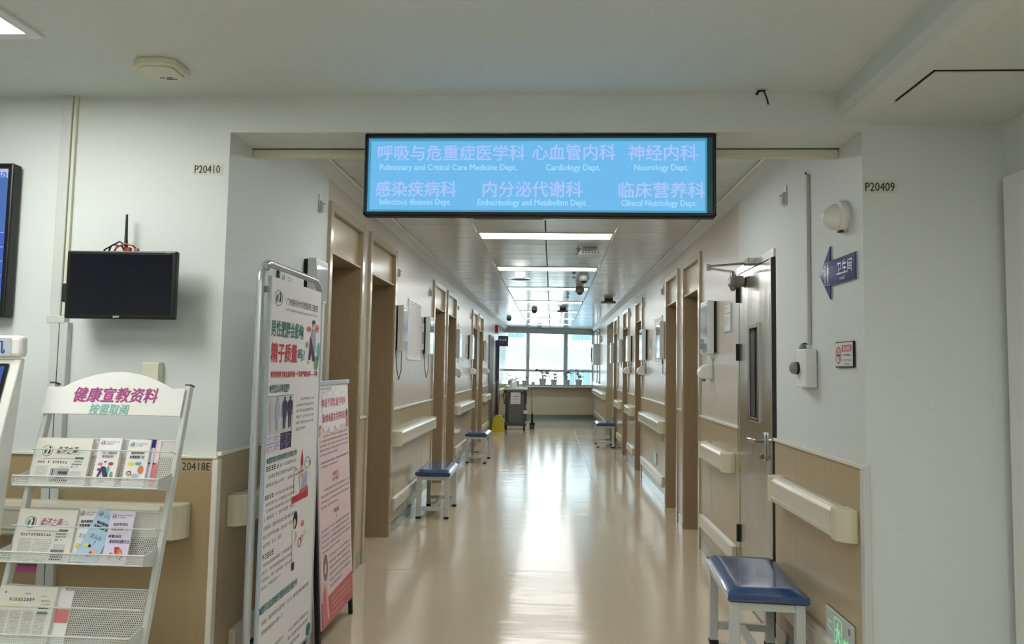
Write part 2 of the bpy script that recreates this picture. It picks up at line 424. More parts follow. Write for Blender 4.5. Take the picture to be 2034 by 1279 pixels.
yend = lambda x: YE0+(YE1-YE0)*(x-XL)/(XR-XL)
for r in rows:
    for bi, (a, b) in enumerate(bays):
        if bi in (1, 2) and any(abs(r+.15-(ly+.15)) < .1 for ly in LY): continue
        if r > yend((a+b)/2): continue
        o = bpy.data.objects.new('ceiling_panel', pmesh(b-a)); COL.objects.link(o); o.parent = cc
        o.location = ((a+b)/2, r+.15, ZC+random.uniform(0, .0015)); o.rotation_euler = (random.uniform(-.004, .004), random.uniform(-.003, .003), 0)
for x in (-.688, .537): obj('ceiling_bar', MB().box(x-.001, x+.007, 3.1, 20.6, ZC-.006, ZC+.02), mat('white painted bar', rgb(238, 240, 238), .3, noise=(8, .01)), cc)
obj('ceiling_bar', MB().box(-.075, -.065, 3.1, 20.9, ZC+.006, ZC+.02), DARKGAP, cc)
# coves along the walls
for side, x0, x1, xt in (('left', XL, XL+.06, XL+.06), ('right', XR-.06, XR, XR-.06)):
    t = struct('trim_2' if side == 'left' else 'trim_3', MB().prism([(x0, ZC+.1), (x1, ZC+.1)]+([(x1, ZC-.005), (x0, 2.565)] if side == 'left' else [(x1, 2.565), (x0, ZC-.005)]), 3.08, 20.9, 'y'), SOFF, side+' cove moulding between corridor wall and ceiling', 'moulding')
    sg = 1 if side == 'left' else -1
    obj('edge_profile', MB().box(xt-sg*.002, xt+sg*.014, 3.08, 20.8, ZC-.012, ZC-.002), mat('white painted bar', None), t)
# bar under the beam
tb = struct('trim_4', MB().box(XL, XR, 3.075, 3.11, 2.368, 2.404, .002), CREAM, 'pale profile bar spanning the corridor opening', 'bar')
obj('top_edge', MB().box(XL, XR, 3.07, 3.108, 2.402, 2.407), BLACKM, tb)

# ------------------------------------------------------------------ wainscot, dado, skirting, per wall bay
def wainscot(parent, side, y0, y1, seams, zt=1.05):
    d = .012; sg = 1 if side == 'l' else -1; X = XL if side == 'l' else XR
    ys = [y0]+seams+[y1]
    for a, b in zip(ys, ys[1:]):
        obj('wainscot_panel', MB().box(X, X+sg*d, a+.0015, b-.0015, .1, zt, .0015, 1), WOOD, parent)
    obj('dado_cap', MB().box(X, X+sg*.022, y0, y1, zt, zt+.018, .004), EDGE, parent)
    obj('skirting_board', MB().box(X, X+sg*.014, y0, y1, 0, .1, .002, 1), SKIRT, parent)
BL = [(YF, 4.16, [3.55]), (4.95, 5.12, []), (6.01, 7.98, [6.72, 7.45]), (8.85, 9.03, []), (9.9, 11.95, [10.6, 11.3]), (12.75, 12.93, []), (13.8, 15.2, [14.5]), (16.1, 20.45, [17.1, 18.2, 19.3])]
BR = [(YF, 3.95, [3.62]), (4.72, 5.88, [5.48]), (6.66, 6.9, []), (7.65, 9.62, [8.3, 8.95]), (10.4, 11.35, [10.9]), (12.2, 13.15, [12.7]), (13.95, 14.3, []), (15.9, 21.1, [17, 18, 19, 20])]
for a, b, s in BL: wainscot(wl, 'l', a, b, s)
for a, b, s in BR: wainscot(wr, 'r', a, b, s, 1.06)
# front face wainscot, left of the opening
for a, b in ((-4.0, -3.0), (-3.0, -2.05), (-2.05, XL-.004)):
    obj('wainscot_panel', MB().box(a+.0015, b-.0015, YF-.012, YF, .1, 1.04, .0015, 1), WOODF, wf)
obj('dado_cap', MB().box(-4.0, XL+.012, YF-.02, YF, 1.04, 1.052, .003), EDGE, wf)
obj('skirting_board', MB().box(-4.0, XL, YF-.014, YF, 0, .1), SKIRT, wf)
obj('corner_guard', MB().box(XL-.008, XL+.016, YF-.016, YF+.02, .1, 1.04, .003), EDGE, wf)
obj('corner_guard', MB().box(XR-.016, XR+.012, YF-.008, YF+.03, .02, 1.075, .004), METW, wf, label='pale grey corner guard at the right pier')

# ------------------------------------------------------------------ doors with transom panels
def door(n, side, y0, y1, where):
    X = XL if side == 'l' else XR
    rot = RL if side == 'l' else RR
    w = y1-y0; yc = (y0+y1)/2
    t = sthing('door_%d' % n, where, 'door', (X, yc, 0), (0, 0, rot))
    fw = .055; h = DT
    m = MB()
    for s in (-1, 1):
        a = s*w/2; b = s*(w/2-fw); m.box(min(a, b)+(.0006 if s > 0 else 0), max(a, b)-(.0006 if s < 0 else 0), -.0225, .30, 0, h-.0005, .003)
    obj('door_frame', m, FRAMEW, t)
    obj('door_frame_head', MB().box(-w/2+fw, w/2-fw, -.022, .30, h-fw, h, .002), FRAMEW, t)
    obj('transom_panel', MB().box(-w/2+fw, w/2-fw, .012, .299, 2.131, h-fw), WOOD, t)
    m = MB()
    for s in (-1, 1):
        a = s*(w/2-fw); b = s*(w/2-fw-.012); m.box(min(a, b), max(a, b), -.012, .299, 0, 2.117)
    obj('reveal_lining', m.box(-w/2+fw+.0005, w/2-fw-.0005, -.0118, .298, 2.118, 2.13), WOODD, t)
    lf = obj('door_leaf', MB().box(-w/2+fw+.012, w/2-fw-.012, .23, .27, .005, 2.118, .003), WOODD, t)
    hs = -1 if side == 'l' else 1
    obj('door_handle', MB().box(hs*(w/2-.15)-.015, hs*(w/2-.15)+.015, .222, .23, .95, 1.12, .003).tube([(hs*(w/2-.15), .225, 1.05), (hs*(w/2-.15), .185, 1.05), (hs*(w/2-.27), .183, 1.05)], .009), STEELD, lf)
    return t
wh = ['nearest wood framed ward door recess on the left, beside the poster stands', 'second ward door recess on the left, before the nearest left bench', 'third ward door recess on the left, past the first bench', 'fourth ward door recess on the left, behind the second bench', 'fifth ward door recess on the left, deep in the corridor', 'sixth ward door recess on the left, farthest with transom']
for i, (a, b) in enumerate(DL): door(1+i, 'l', a, b, wh[i])
wh = ['nearest wood framed ward door recess on the right, past the steel door', 'second ward door recess on the right, before the pair of papers', 'third ward door recess on the right', 'fourth ward door recess on the right, behind the far right bench', 'fifth ward door recess on the right, just before the brown side opening']
for i, (a, b) in enumerate(DR): door(7+i, 'r', a, b, wh[i])
# flush grey door far left
t = sthing('door_12', 'flush grey door on the far left wall before the dark blue door', 'door', (XL, sum(NL)/2, 0), (0, 0, RL))
obj('door_leaf', MB().box(-.42, .42, -.03, 0, 0, 2.1, .004), DGREY, t); obj('door_frame', MB().box(-.46, -.42, -.034, 0, 0, 2.15).box(.42, .46, -.034, 0, 0, 2.15).box(-.42, .42, -.034, 0, 2.1, 2.15), GREYP, t)
# dark blue door standing open near the end
t = sthing('door_13', 'dark blue door leaf standing open near the far left corner', 'door', (XL, 17.2, 0))
obj('door_leaf', MB().box(.0, .085, -.02, .02, .01, 2.11, .003), NAVY, t); obj('door_handle', MB().tube([(.05, -.02, 1.3), (.06, -.05, 1.3), (.06, -.05, 1.42)], .012), STEELD, t)
# glazed blue panels at the far right
for i, (a, b) in enumerate(((18.2, 19.0), (19.2, 20.5))):
    t = sthing('window_%d' % (i+2), ['blue tinted side glazing on the right wall, nearer one', 'blue tinted side glazing on the right wall by the end window'][i], 'window', (XR, (a+b)/2, 0), (0, 0, RR))
    w = b-a
    obj('pane', MB().box(-w/2+.04, w/2-.04, -.012, 0, 1.12, 2.44), BLUEW, t)
    obj('window_frame', MB().box(-w/2, -w/2+.04, -.025, 0, 1.08, 2.48).box(w/2-.04, w/2, -.025, 0, 1.08, 2.48).box(-w/2, w/2, -.025, 0, 2.44, 2.48).box(-w/2, w/2, -.025, 0, 1.08, 1.12), WINF, t)

# ------------------------------------------------------------------ steel door
yc = sum(SD)/2; w = SD[1]-SD[0]
t = sthing('door_14', 'brushed steel door with a slim vision window on the right wall', 'door', (XR, yc, 0), (0, 0, RR))
obj('door_frame', MB().box(-w/2, -w/2+.035, -.012, .2, 0, 2.12, .002).box(w/2-.085, w/2-.05, -.012, .2, 0, 2.074, .002).box(-w/2+.0355, w/2, -.0115, .199, 2.075, 2.12), STEEL, t)
obj('seal_gap', MB().box(w/2-.05, w/2-.001, -.002, .1, 0, 2.074), DARKGAP, t); obj('core', MB().box(-w/2+.036, w/2-.086, .03, .19, 0, 2.074), DARKGAP, t)
# leaf as four pieces around the window: local x = -(Y-yc)
lx0, lx1 = -w/2+.037, w/2-.087
wx0, wx1, wz0, wz1 = -(4.44-yc), -(4.24-yc), 1.15, 1.71
lf = obj('door_leaf', MB().box(lx0, wx0, -.008, .028, .01, 2.07).box(wx1, lx1, -.008, .028, .01, 2.07).box(wx0, wx1, -.008, .028, .01, wz0).box(wx0, wx1, -.008, .028, wz1, 2.07), STEEL, t)
obj('vision_frame', MB().box(wx0-.015, wx0+.012, -.018, -.004, wz0-.015, wz1+.015, .003).box(wx1-.012, wx1+.015, -.018, -.004, wz0-.015, wz1+.015, .003).box(wx0, wx1, -.018, -.004, wz0-.015, wz0+.012, .003).box(wx0, wx1, -.018, -.004, wz1-.012, wz1+.015, .003), CHROME, lf)
obj('pane', MB().box(wx0, wx1, .01, .016, wz0, wz1), SCREENOFF, lf)
for z in (1.94, 1.56, .40): obj('hinge', MB().box(lx0-.03, lx0+.006, -.016, -.007, z-.055, z+.055, .002).tube([(lx0-.012, -.02, z-.055), (lx0-.012, -.02, z+.055)], .008), BLACKM, t)
hx = -(4.13-yc)
hd = obj('door_handle', MB().box(hx-.018, hx+.018, -.02, -.008, .93, 1.09, .004).tube([(hx, -.015, 1.04), (hx, -.06, 1.04), (hx-.02, -.068, 1.04), (hx-.14, -.068, 1.038)], .011), CHROME, t)
obj('key_cylinder', MB().lathe([(.016, 0), (.016, -.03), (.012, -.034)], (hx, -.008, .955), 14, 'y'), STEELD, t)
# door closer
t = thing('door_closer', 'grey steel door closer with folded arm at the top of the steel door', 'door closer', (1.20, 4.55, 2.02))
obj('closer_body', MB().box(1.13, 1.222, 4.52, 4.63, 1.975, 2.045, .02), STEELD, t, world=True)
obj('spindle', MB().lathe([(.012, 1.95), (.02, 1.965), (.02, 2.05), (.012, 2.075)], (1.15, 4.56, 0), 14), STEELD, t, world=True)
obj('lower_arm', MB().tube([(1.15, 4.56, 2.072), (1.01, 4.62, 2.10)], .008), CHROME, t, world=True)
obj('upper_arm', MB().tube([(1.01, 4.62, 2.115), (1.20, 4.36, 2.10)], .008), CHROME, t, world=True)
obj('arm_pivot', MB().lathe([(.014, 2.085), (.014, 2.13)], (1.01, 4.62, 0), 10), CHROME, t, world=True)
obj('arm_bracket', MB().box(1.17, 1.232, 4.28, 4.38, 2.085, 2.12, .004), CHROME, t, world=True)

# ------------------------------------------------------------------ handrails and bumpers
def handrail(side, y0, y1, z0, z1, label, group='cream handrails on the corridor walls', capn=True, capf=True):
    X = XL if side == 'l' else XR; rot = RL if side == 'l' else RR
    L = y1-y0
    t = thing('handrail', label, 'handrail', (X, (y0+y1)/2, z0), (0, 0, rot), group)
    h = z1-z0; a = -L/2; d = .088; cw = .09
    pr = [(-.012, 0), (-d+.012, 0), (-d, .012), (-d, h-.02), (-d+.01, h-.006), (-d+.03, h), (-.03, h), (-.012, h-.01)]
    # profile polygon in (y,z) swept along x
    obj('rail', MB().prism(pr, a+cw, -a-cw, 'x'), RAILM, t)
    obj('grip_ridge', MB().box(a+cw, -a-cw, -d-.003, -d+.004, h*.2, h*.24).box(a+cw, -a-cw, -d-.003, -d+.004, h*.76, h*.80), RAILM, t)
    for s in (-1, 1):
        e = s*L/2; i = s*(L/2-cw)
        pl = [(i, -.012), (i, -d-.001), (s*(L/2-.035), -d-.001), (s*(L/2-.01), -d+.025), (e, -d+.045), (e, -.012)]
        obj('end_cap', MB().prism(pl, 0, h+.001, 'z', .005), CAPM, t)
    obj('wall_bracket', MB().box(-L/2+.05, L/2-.05, -.014, 0, h*.3, h*.7), GREYP, t)
    return t
handrail('l', 2.94, 4.12, .745, .875, 'cream handrail on the left wall behind the poster stands')
handrail('l', 6.0, 7.93, .745, .875, 'cream handrail above the nearest left bench')
handrail('l', 9.92, 11.9, .76, .89, 'cream handrail above the second left bench')
handrail('l', 13.85, 15.1, .76, .89, 'short cream handrail on the left wall before the grey door')
handrail('l', 17.3, 20.2, .76, .89, 'farthest cream handrail on the left wall behind the cleaning cart')
handrail('r', 2.9, 3.86, .762, .892, 'nearest cream handrail on the right wall above the near bench')
handrail('r', 4.78, 5.62, .762, .892, 'cream handrail on the right wall just past the steel door')
handrail('r', 7.6, 9.45, .762, .892, 'cream handrail on the right wall past the second door recess')
handrail('r', 10.45, 11.3, .762, .892, 'cream handrail on the right wall between third and fourth door recess')
handrail('r', 12.25, 13.1, .762, .892, 'cream handrail on the right wall before the fifth door recess')
handrail('r', 16.0, 20.3, .762, .892, 'long cream handrail at the far end of the right wall')
# front lobby handrail
t = handrail('l', 0, 2.4, .724, .862, 'cream handrail on the lobby wall behind the leaflet rack', None)
t.location = (-2.66, YF, .724); t.rotation_euler = (0, 0, 0)
def bumper(side, y0, y1, label):
    X = XL if side == 'l' else XR; rot = RL if side == 'l' else RR; L = y1-y0
    t = thing('wall_bumper', label, 'bumper', (X, (y0+y1)/2, .19), (0, 0, rot), 'low crash rails on the corridor walls')
    obj('rail', MB().prism([(-.012, 0), (-.036, .006), (-.042, .014), (-.042, .096), (-.036, .104), (-.012, .11)], -L/2+.02, L/2-.02, 'x'), RAILM, t)
    for s in (-1, 1): obj('end_cap', MB().box(*sorted((s*L/2, s*(L/2-.025))), -.044, -.012, -.001, .111, .006), CAPM, t)
bumper('l', 3.0, 4.1, 'low crash rail on the left wall behind the poster stands')
bumper('l', 6.05, 7.9, 'low crash rail behind the nearest left bench')
bumper('l', 9.95, 11.9, 'low crash rail behind the second left bench')
bumper('l', 13.85, 15.1, 'low crash rail on the far left wall')
bumper('r', 2.9, 3.9, 'low crash rail behind the near right bench')
bumper('r', 4.75, 5.8, 'low crash rail on the right wall past the steel door')
bumper('r', 7.7, 9.55, 'low crash rail on the right wall past the second door recess')
bumper('r', 10.45, 11.3, 'low crash rail on the right wall past the third door recess')
bumper('r', 12.25, 13.1, 'low crash rail on the right wall behind the far bench')
bumper('r', 16.0, 20.2, 'low crash rail at the far end of the right wall')

# ------------------------------------------------------------------ end wall with window
ang = math.atan2(YE1-YE0, XR-XL); EW = math.hypot(YE1-YE0, XR-XL)
def E(x): return x            # local x along the end wall from its centre
EC = ((XL+XR)/2, (YE0+YE1)/2, 0)
we = bpy.data.objects.new('wall_end', None); COL.objects.link(we); we.location = EC; we.rotation_euler = (0, 0, ang)
we['kind'] = 'structure'; we['label'] = 'end wall of the corridor below and above the window'; we['category'] = 'wall'
hw = EW/2+.12
obj('wall_base', MB().box(-hw, hw, 0, .25, 0, .9), WOODE, we)
obj('wall_head', MB().box(-hw, hw, 0, .25, 2.52, 2.75), mat('grey header', rgb(205, 212, 210), .5, noise=(4, .02)), we)
obj('skirting_board', MB().box(-hw, hw, -.014, 0, 0, .1), SKIRT, we)
obj('window_sill', MB().box(-hw, hw, -.26, .25, .9, .935, .006), EDGE, we)
wn = bpy.data.objects.new('window_1', None); COL.objects.link(wn); wn.location = EC; wn.rotation_euler = (0, 0, ang)
wn['kind'] = 'structure'; wn['label'] = 'wide grey framed window at the end of the corridor'; wn['category'] = 'window'
mb = MB().box(-hw, hw, .1, .18, 2.47, 2.52).box(-hw, hw, .1, .18, .935, .975)
xs = [-hw, -.66-.0, .50, hw]
for x, ww in ((-hw+.1, .05), (-.63, .085), (.52, .115), (hw-.1, .05)): mb.box(x-ww/2, x+ww/2, .08, .19, .935, 2.52, .004)
mb.box(-hw, hw, .09, .18, 1.345, 1.415, .004)
obj('window_frame', mb, WINF, wn)
for a, b in ((-hw+.12, -.67), (-.59, .465), (.575, hw-.12)):
    for c, d in ((.975, 1.345), (1.415, 2.47)): obj('pane', MB().box(a, b, .13, .136, c, d), GLASS, wn)
obj('window_handle', MB().tube([(.0, .08, 1.40), (.03, .06, 1.40), (-.1, .055, 1.385)], .009), STEELD, wn)
obj('window_handle', MB().tube([(-.63, .07, 1.75), (-.63, .05, 1.75), (-.64, .045, 1.62)], .009), STEELD, wn)
# roller blind gap cover at sides
# outside: neighbouring white building
b = thing('neighbour_building', 'white building with blue windows seen through the end window', 'building', (0, 40, -5))
obj('facade', MB().box(-26, 30, 40, 52, -5, 14), FACADE, b, world=True)
obj('recess_shade_band', MB().box(-26, 30, 39.8, 40.05, 1.5, 2.74), FACSH, b, world=True)  # flat band whose grey stands in for the shaded recess
for x0, x1, z0, z1 in ((-4.2, -1.6, 3.2, 4.6), (1.1, 3.6, 3.1, 4.6), (1.0, 1.55, -1.5, 1.45), (1.75, 3.0, -1.5, 1.45), (-9, -6, 3.2, 4.6), (6, 9, 3.1, 4.6), (5, 7, -1.5, 1.4)):
    wo = obj('window', MB().box(x0, x1, 39.85, 40.02, z0, z1), BLUEG, b, world=True)
    k = max(1, int((x1-x0)/.55))
    m = MB()
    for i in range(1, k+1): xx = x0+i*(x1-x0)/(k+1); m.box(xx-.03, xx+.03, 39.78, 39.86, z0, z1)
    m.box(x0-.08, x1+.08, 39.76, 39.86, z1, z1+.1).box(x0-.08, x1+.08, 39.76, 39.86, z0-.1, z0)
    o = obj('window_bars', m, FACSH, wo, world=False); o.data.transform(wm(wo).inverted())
r = thing('outdoor_ramp', 'white sloping canopy crossing behind the end window', 'ramp', (0, 34, -5))
obj('slope', MB().prism([(-1.95, -5), (-1.95, 1.5), (-3.6, 1.5), (-3.6, 2.5), (-2.19, 2.23), (.61, 1.57), (.75, 1.5), (.75, -5)], 33, 36, 'y'), FACADE, r, world=True)
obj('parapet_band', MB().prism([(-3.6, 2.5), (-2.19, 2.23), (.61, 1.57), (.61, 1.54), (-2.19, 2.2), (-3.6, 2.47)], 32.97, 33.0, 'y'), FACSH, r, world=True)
struct('ground', MB().box(-60, 60, 22.5, 90, -5.2, -5), GROUND, 'paved ground outside far below the window', 'ground')

# ------------------------------------------------------------------ lights
def ceiling_light(name, x0, x1, y0, y1, z, label, lm, fw, group):
    t = thing(name, label, 'ceiling light', ((x0+x1)/2, (y0+y1)/2, z), group=group)
    obj('diffuser', MB().box(x0+fw, x1-fw, y0+fw, y1-fw, z-.004, z+.008), lm, t, world=True)
    obj('light_frame', MB().box(x0+fw, x1-fw, y0, y0+fw, z-.0075, z+.01).box(x0+fw, x1-fw, y1-fw, y1, z-.0075, z+.01).box(x0, x0+fw, y0, y1, z-.008, z+.01, .002).box(x1-fw, x1, y0, y1, z-.008, z+.01, .002), TRIM, t, world=True)
    return t
labs = ['nearest lit strip light in the corridor ceiling, just past the hanging sign', 'second lit strip light in the corridor ceiling', 'third lit strip light in the corridor ceiling, behind the far dome camera', 'fourth lit strip light in the corridor ceiling', 'fifth lit strip light in the corridor ceiling', 'sixth lit strip light, deep in the corridor ceiling', 'farthest lit strip light, close to the end window']
for i, y in enumerate(LY): ceiling_light('strip_light', -.678, .533, y, y+.3, ZC, labs[i], LIGHTC, .02, 'strip lights across the corridor ceiling')
# nearer row hidden behind the sign
ceiling_light('strip_light', -.678, .533, 4.05, 4.35, ZC, 'strip light hidden above the hanging sign', LIGHTC, .02, 'strip lights across the corridor ceiling')
ceiling_light('panel_light', -2.42, -1.78, 1.05, 2.29, ZLC-.006, 'square edged lit panel light in the lobby ceiling, top left corner', LIGHTL, .04, 'panel lights in the lobby ceiling')
for i, (x, y) in enumerate(((.1, -.9), (-2.1, -2.2))):  # unseen panels added to light the lobby
    ceiling_light('panel_light', x-.32, x+.32, y-.62, y+.62, ZLC-.006, ['added lobby panel light above the viewer, out of view', 'added lobby panel light behind the viewer on the left, out of view'][i], LIGHTL, .04, 'panel lights in the lobby ceiling')

ceiling_light('panel_light', 1.28, 1.70, -.55, .65, 2.429, 'added narrow panel light in the lower ceiling strip, out of view beside the viewer', LIGHTL, .03, 'panel lights in the lobby ceiling')  # unseen panel added to brighten the right pier

# ------------------------------------------------------------------ hanging department sign
t = thing('hanging_sign', 'backlit blue department sign in a black frame hanging over the corridor mouth', 'sign', (-.069, 2.862, 2.06))
x0, x1, z0, z1 = -.727, .727, 0, .341
fr_ = .013
obj('sign_frame', MB().box(x0, x1, 0, .06, z1-fr_, z1, .003).box(x0, x1, 0, .06, z0, z0+fr_, .003).box(x0, x0+fr_, 0, .06, z0, z1, .003).box(x1-fr_, x1, 0, .06, z0, z1, .003), BLACK, t)
obj('lower_edge', MB().box(x0+.004, x1-.004, .012, .05, -.004, 0), BLACKM, t)
obj('back_panel', MB().box(x0+.003, x1-.003, .045, .0595, .003, z1-.003), BLACKM, t)
obj('screen', MB().box(x0+fr_+.012, x1-fr_-.03, .012, .03, fr_+.012, z1-fr_-.014), SCRB, t)
obj('screen_rim', MB().box(x0+fr_, x1-fr_, .018, .03, fr_, z1-fr_), SCRE, t)
obj('side_reflector', MB().box(x1-fr_-.022, x1-fr_-.001, .006, .02, fr_, z1-fr_), mat('teal glow edge', rgb(40, 96, 104), .2, noise=(5, .03)), t)
for x in (-.5, .5): obj('hanger', MB().box(x-.02, x+.02, .02, .06, z1-.001, .346), STEELD, t)
pr = Print(t, .0115)
sx = lambda px: -.727+(px-724)*.002077
sz = lambda py: .341-(py-265)*.002131
for s_, a, b, y in (('呼吸与危重症医学科', 751, 1048, 301), ('心血管内科', 1063, 1227, 300), ('神经内科', 1253, 1387, 301), ('感染疾病科', 748, 911, 373), ('内分泌代谢科', 965, 1162, 373), ('临床营养科', 1235, 1402, 374)):
    pr.text(s_, sx((a+b)/2), sz(y), .066, SCRT, w=(b-a)*.002077, bold=.018)
for s_, a, b, y in (('Pulmonary and Critical Care Medicine Dept.', 755, 1032, 331.5), ('Cardiology Dept.', 1090, 1198, 331.5), ('Neurology Dept.', 1265, 1371, 331.5), ('Infectious diseases Dept.', 757, 901, 400.5), ('Endocrinology and Metabolism Dept.', 955, 1172, 401), ('Clinical Nutriology Dept.', 1240, 1387, 401)):
    pr.text(s_, sx((a+b)/2), sz(y), .033, SCRT2, w=(b-a)*.002077, bold=.022)
pr.done()

# ------------------------------------------------------------------ lobby wall objects
# number labels
def plate(label, text, x, z, w, h, Y=YF, tw=None, m=PLATE):
    t = thing('number_plate', label, 'label', (x, Y, z))
    obj('plate', MB().box(-w/2, w/2, -.0015, 0, -h/2, h/2), m, t)
    pr = Print(t, -.0016); pr.text(text, 0, 0, .030*(h/.045), INK, w=tw or w*.86, bold=.008); pr.done(); return t
plate('small wall label reading P20410 left of the corridor mouth', 'P20410', -1.462, 2.246, .128, .05)
plate('small wall label reading P20409 on the right pier', 'P20409', 1.297, 2.178, .132, .052)
t = thing('number_plate', 'black lettering 20418E on the wood panelling beside the leaflet rack', 'label', (-1.445, YF-.0125, 1.008))
obj('film', MB().box(-.07, .07, -.0006, 0, -.022, .022), WOOD, t); pr = Print(t, -.0007); pr.text('20418E', 0, 0, .032, INK, w=.118, bold=.006); pr.done()
# television cut by the frame
t = thing('television', 'large wall television with a blue screen cut off at the left edge', 'television', (-2.83, 2.79, 1.93))
obj('casing', MB().box(-.56, .56, 0, .05, -.325, .325, .006), BLACK, t)
obj('wall_mount', MB().box(-.2, .2, .05, .06, -.15, .15), BLACKM, t)
obj('screen', MB().box(-.54, .54, -.0015, .0, -.3, .3), TVB, t)
pr = Print(t, -.0015)
pr.rect(-.54, .54, .262, .3, TVW, 1)
for z in (.03, -.03, -.09, -.15): pr.rect(-.54, .54, z-.057, z-.003, TVB2 if int(z*100) % 2 else TVB, 1); pr.rect(-.54, .54, z-.003, z, TVW, 2)
pr.text('60', .515, .272, .028, TVB2, bold=.02, lay=3); pr.done()
# monitor
t = thing('monitor', 'small switched off black monitor mounted on the lobby wall', 'monitor', (-1.722, 2.70, 1.735))
obj('casing', MB().box(-.226, .226, 0, .028, -.136, .137, .006), BLACK, t)
obj('back_cover', MB().prism([(.028, -.11), (.05, -.08), (.05, .08), (.028, .11)], -.18, .18, 'x').box(-.06, .06, .05, .07, -.06, .06), BLACKM, t)
obj('screen', MB().box(-.210, .210, -.001, .002, -.118, .122), SCREENOFF, t)
obj('mount_arm', MB().box(-.03, .03, .06, .148, -.04, .04, .004).box(-.08, .08, .14, .149, -.08, .08), BLACKM, t)
obj('speaker_box', MB().box(-.245, -.226, .005, .04, -.07, .005, .005), BLACKM, t)
pr = Print(t, -.001); pr.text('acer', -.008, -.128, .007, METW, bold=.03, lay=2); pr.filler(.185, .205, .127, .132, 1, METW, 2, last=1, fill=.9) ; pr.done()
t = thing('router_antenna', 'black stick antenna standing up behind the small monitor', 'antenna', (-1.77, 2.78, 1.86))
obj('antenna_stick', MB().tube([(-1.768, 2.80, 1.80), (-1.768, 2.80, 1.90), (-1.77, 2.80, 1.935), (-1.772, 2.80, 2.04)], [.008, .008, .0065, .0045], 10), BLACK, t, world=True)
obj('antenna_box', MB().box(-1.83, -1.76, 2.79, 2.84, 1.70, 1.845, .005), BLACK, t, world=True)
ca = obj('cables', MB().tube([(-1.85, 2.76, 1.82), (-1.83, 2.755, 1.885), (-1.79, 2.75, 1.905), (-1.76, 2.76, 1.90), (-1.735, 2.77, 1.84)], .0035).tube([(-1.83, 2.76, 1.84), (-1.80, 2.75, 1.90), (-1.765, 2.75, 1.918), (-1.74, 2.76, 1.90), (-1.73, 2.77, 1.86)], .0035), BLACKM, None)
tag(ca, 'looping black cables on top of the small monitor', 'cable')
ca = obj('cable', MB().tube([(-1.79, 2.74, 1.86), (-1.765, 2.735, 1.893), (-1.73, 2.73, 1.905), (-1.70, 2.735, 1.90), (-1.69, 2.75, 1.885)], .0035).box(-1.697, -1.683, 2.742, 2.755, 1.868, 1.89, .002).box(-1.745, -1.72, 2.745, 2.765, 1.868, 1.895, .002), REDC, None)
tag(ca, 'red network cable plugged in above the small monitor', 'cable')
# trunking
t = thing('cable_trunking', 'white cable trunking down the lobby wall left of the monitor', 'trunking', (-2.06, YF, 0))
obj('upper_duct', MB().box(-2.103, -2.058, YF-.022, YF, 1.60, ZLC, .003), METW, t, world=True)
obj('thin_duct', MB().box(-2.056, -2.042, YF-.014, YF, 1.62, ZLC, .002), CREAM, t, world=True)
obj('junction_box', MB().box(-2.108, -2.03, YF-.032, YF, 1.585, 1.617, .003), METW, t, world=True)
obj('lower_duct', MB().box(-2.088, -2.052, YF-.03, YF, .1, 1.59, .003).box(-2.050, -2.014, YF-.03, YF, .1, 1.59, .003), METW, t, world=True)
obj('duct_seam', MB().box(-2.052, -2.050, YF-.029, YF, .1, 1.59), DARKGAP, t, world=True)
t = thing('wall_box', 'cream switch box on the lobby wall behind the rack header', 'switch box', (-1.64, YF, 1.33))
obj('box_body', MB().box(-.045, .03, -.032, 0, -.05, .10, .004), CREAM, t); obj('box_lid', MB().box(-.043, .028, -.036, -.032, -.045, .095, .002), CREAM, t)
# kiosk
t = thing('self_service_kiosk', 'white self service kiosk with a blue screen at the left edge', 'kiosk', (-2.1, 2.35, 0))
obj('kiosk_body', MB().prism([(2.285, 1.434), (2.17, 1.0), (2.12, .80), (2.17, .75), (2.17, .02), (2.235, .02), (2.235, .75), (2.255, .95), (2.305, 1.434)], -2.36, -1.788, 'x', .005), WHITE, t, world=True)
obj('kiosk_header', MB().box(-2.37, -1.782, 2.272, 2.312, 1.436, 1.512, .016, 3), WHITE, t, world=True)
obj('base_plate', MB().box(-2.4, -1.79, 2.1, 2.5, 0, .02), GREYP, t, world=True)
sl = math.atan2(.115, .434)
scr = obj('touch_screen', MB().box(-.262, .278, -.007, -.001, .02, .43, .002), BLACK, t); scr.location = (0, 2.17-2.35, 1.0); scr.rotation_euler = (-sl, 0, 0)
g = obj('screen_glow', MB().box(-.25, .268, -.009, -.006, .035, .42), KIO, scr)
pr = Print(scr, -.0095); pr.ell(.235, .33, .006, .006, INK, 1); pr.rect(.0, .05, .3, .36, TVB, 1); pr.done()
pr = Print(t, 2.2715-2.35); pr.rect(-.24, .285, 1.443, 1.503, mat('header insert', rgb(176, 184, 190), .4, noise=(9, .01)), 1); pr.text('自助服务机', .128, 1.473, .044, mat('kiosk navy', rgb(40, 66, 150), .5, noise=(9, .02)), w=.27, bold=.015); pr.done()
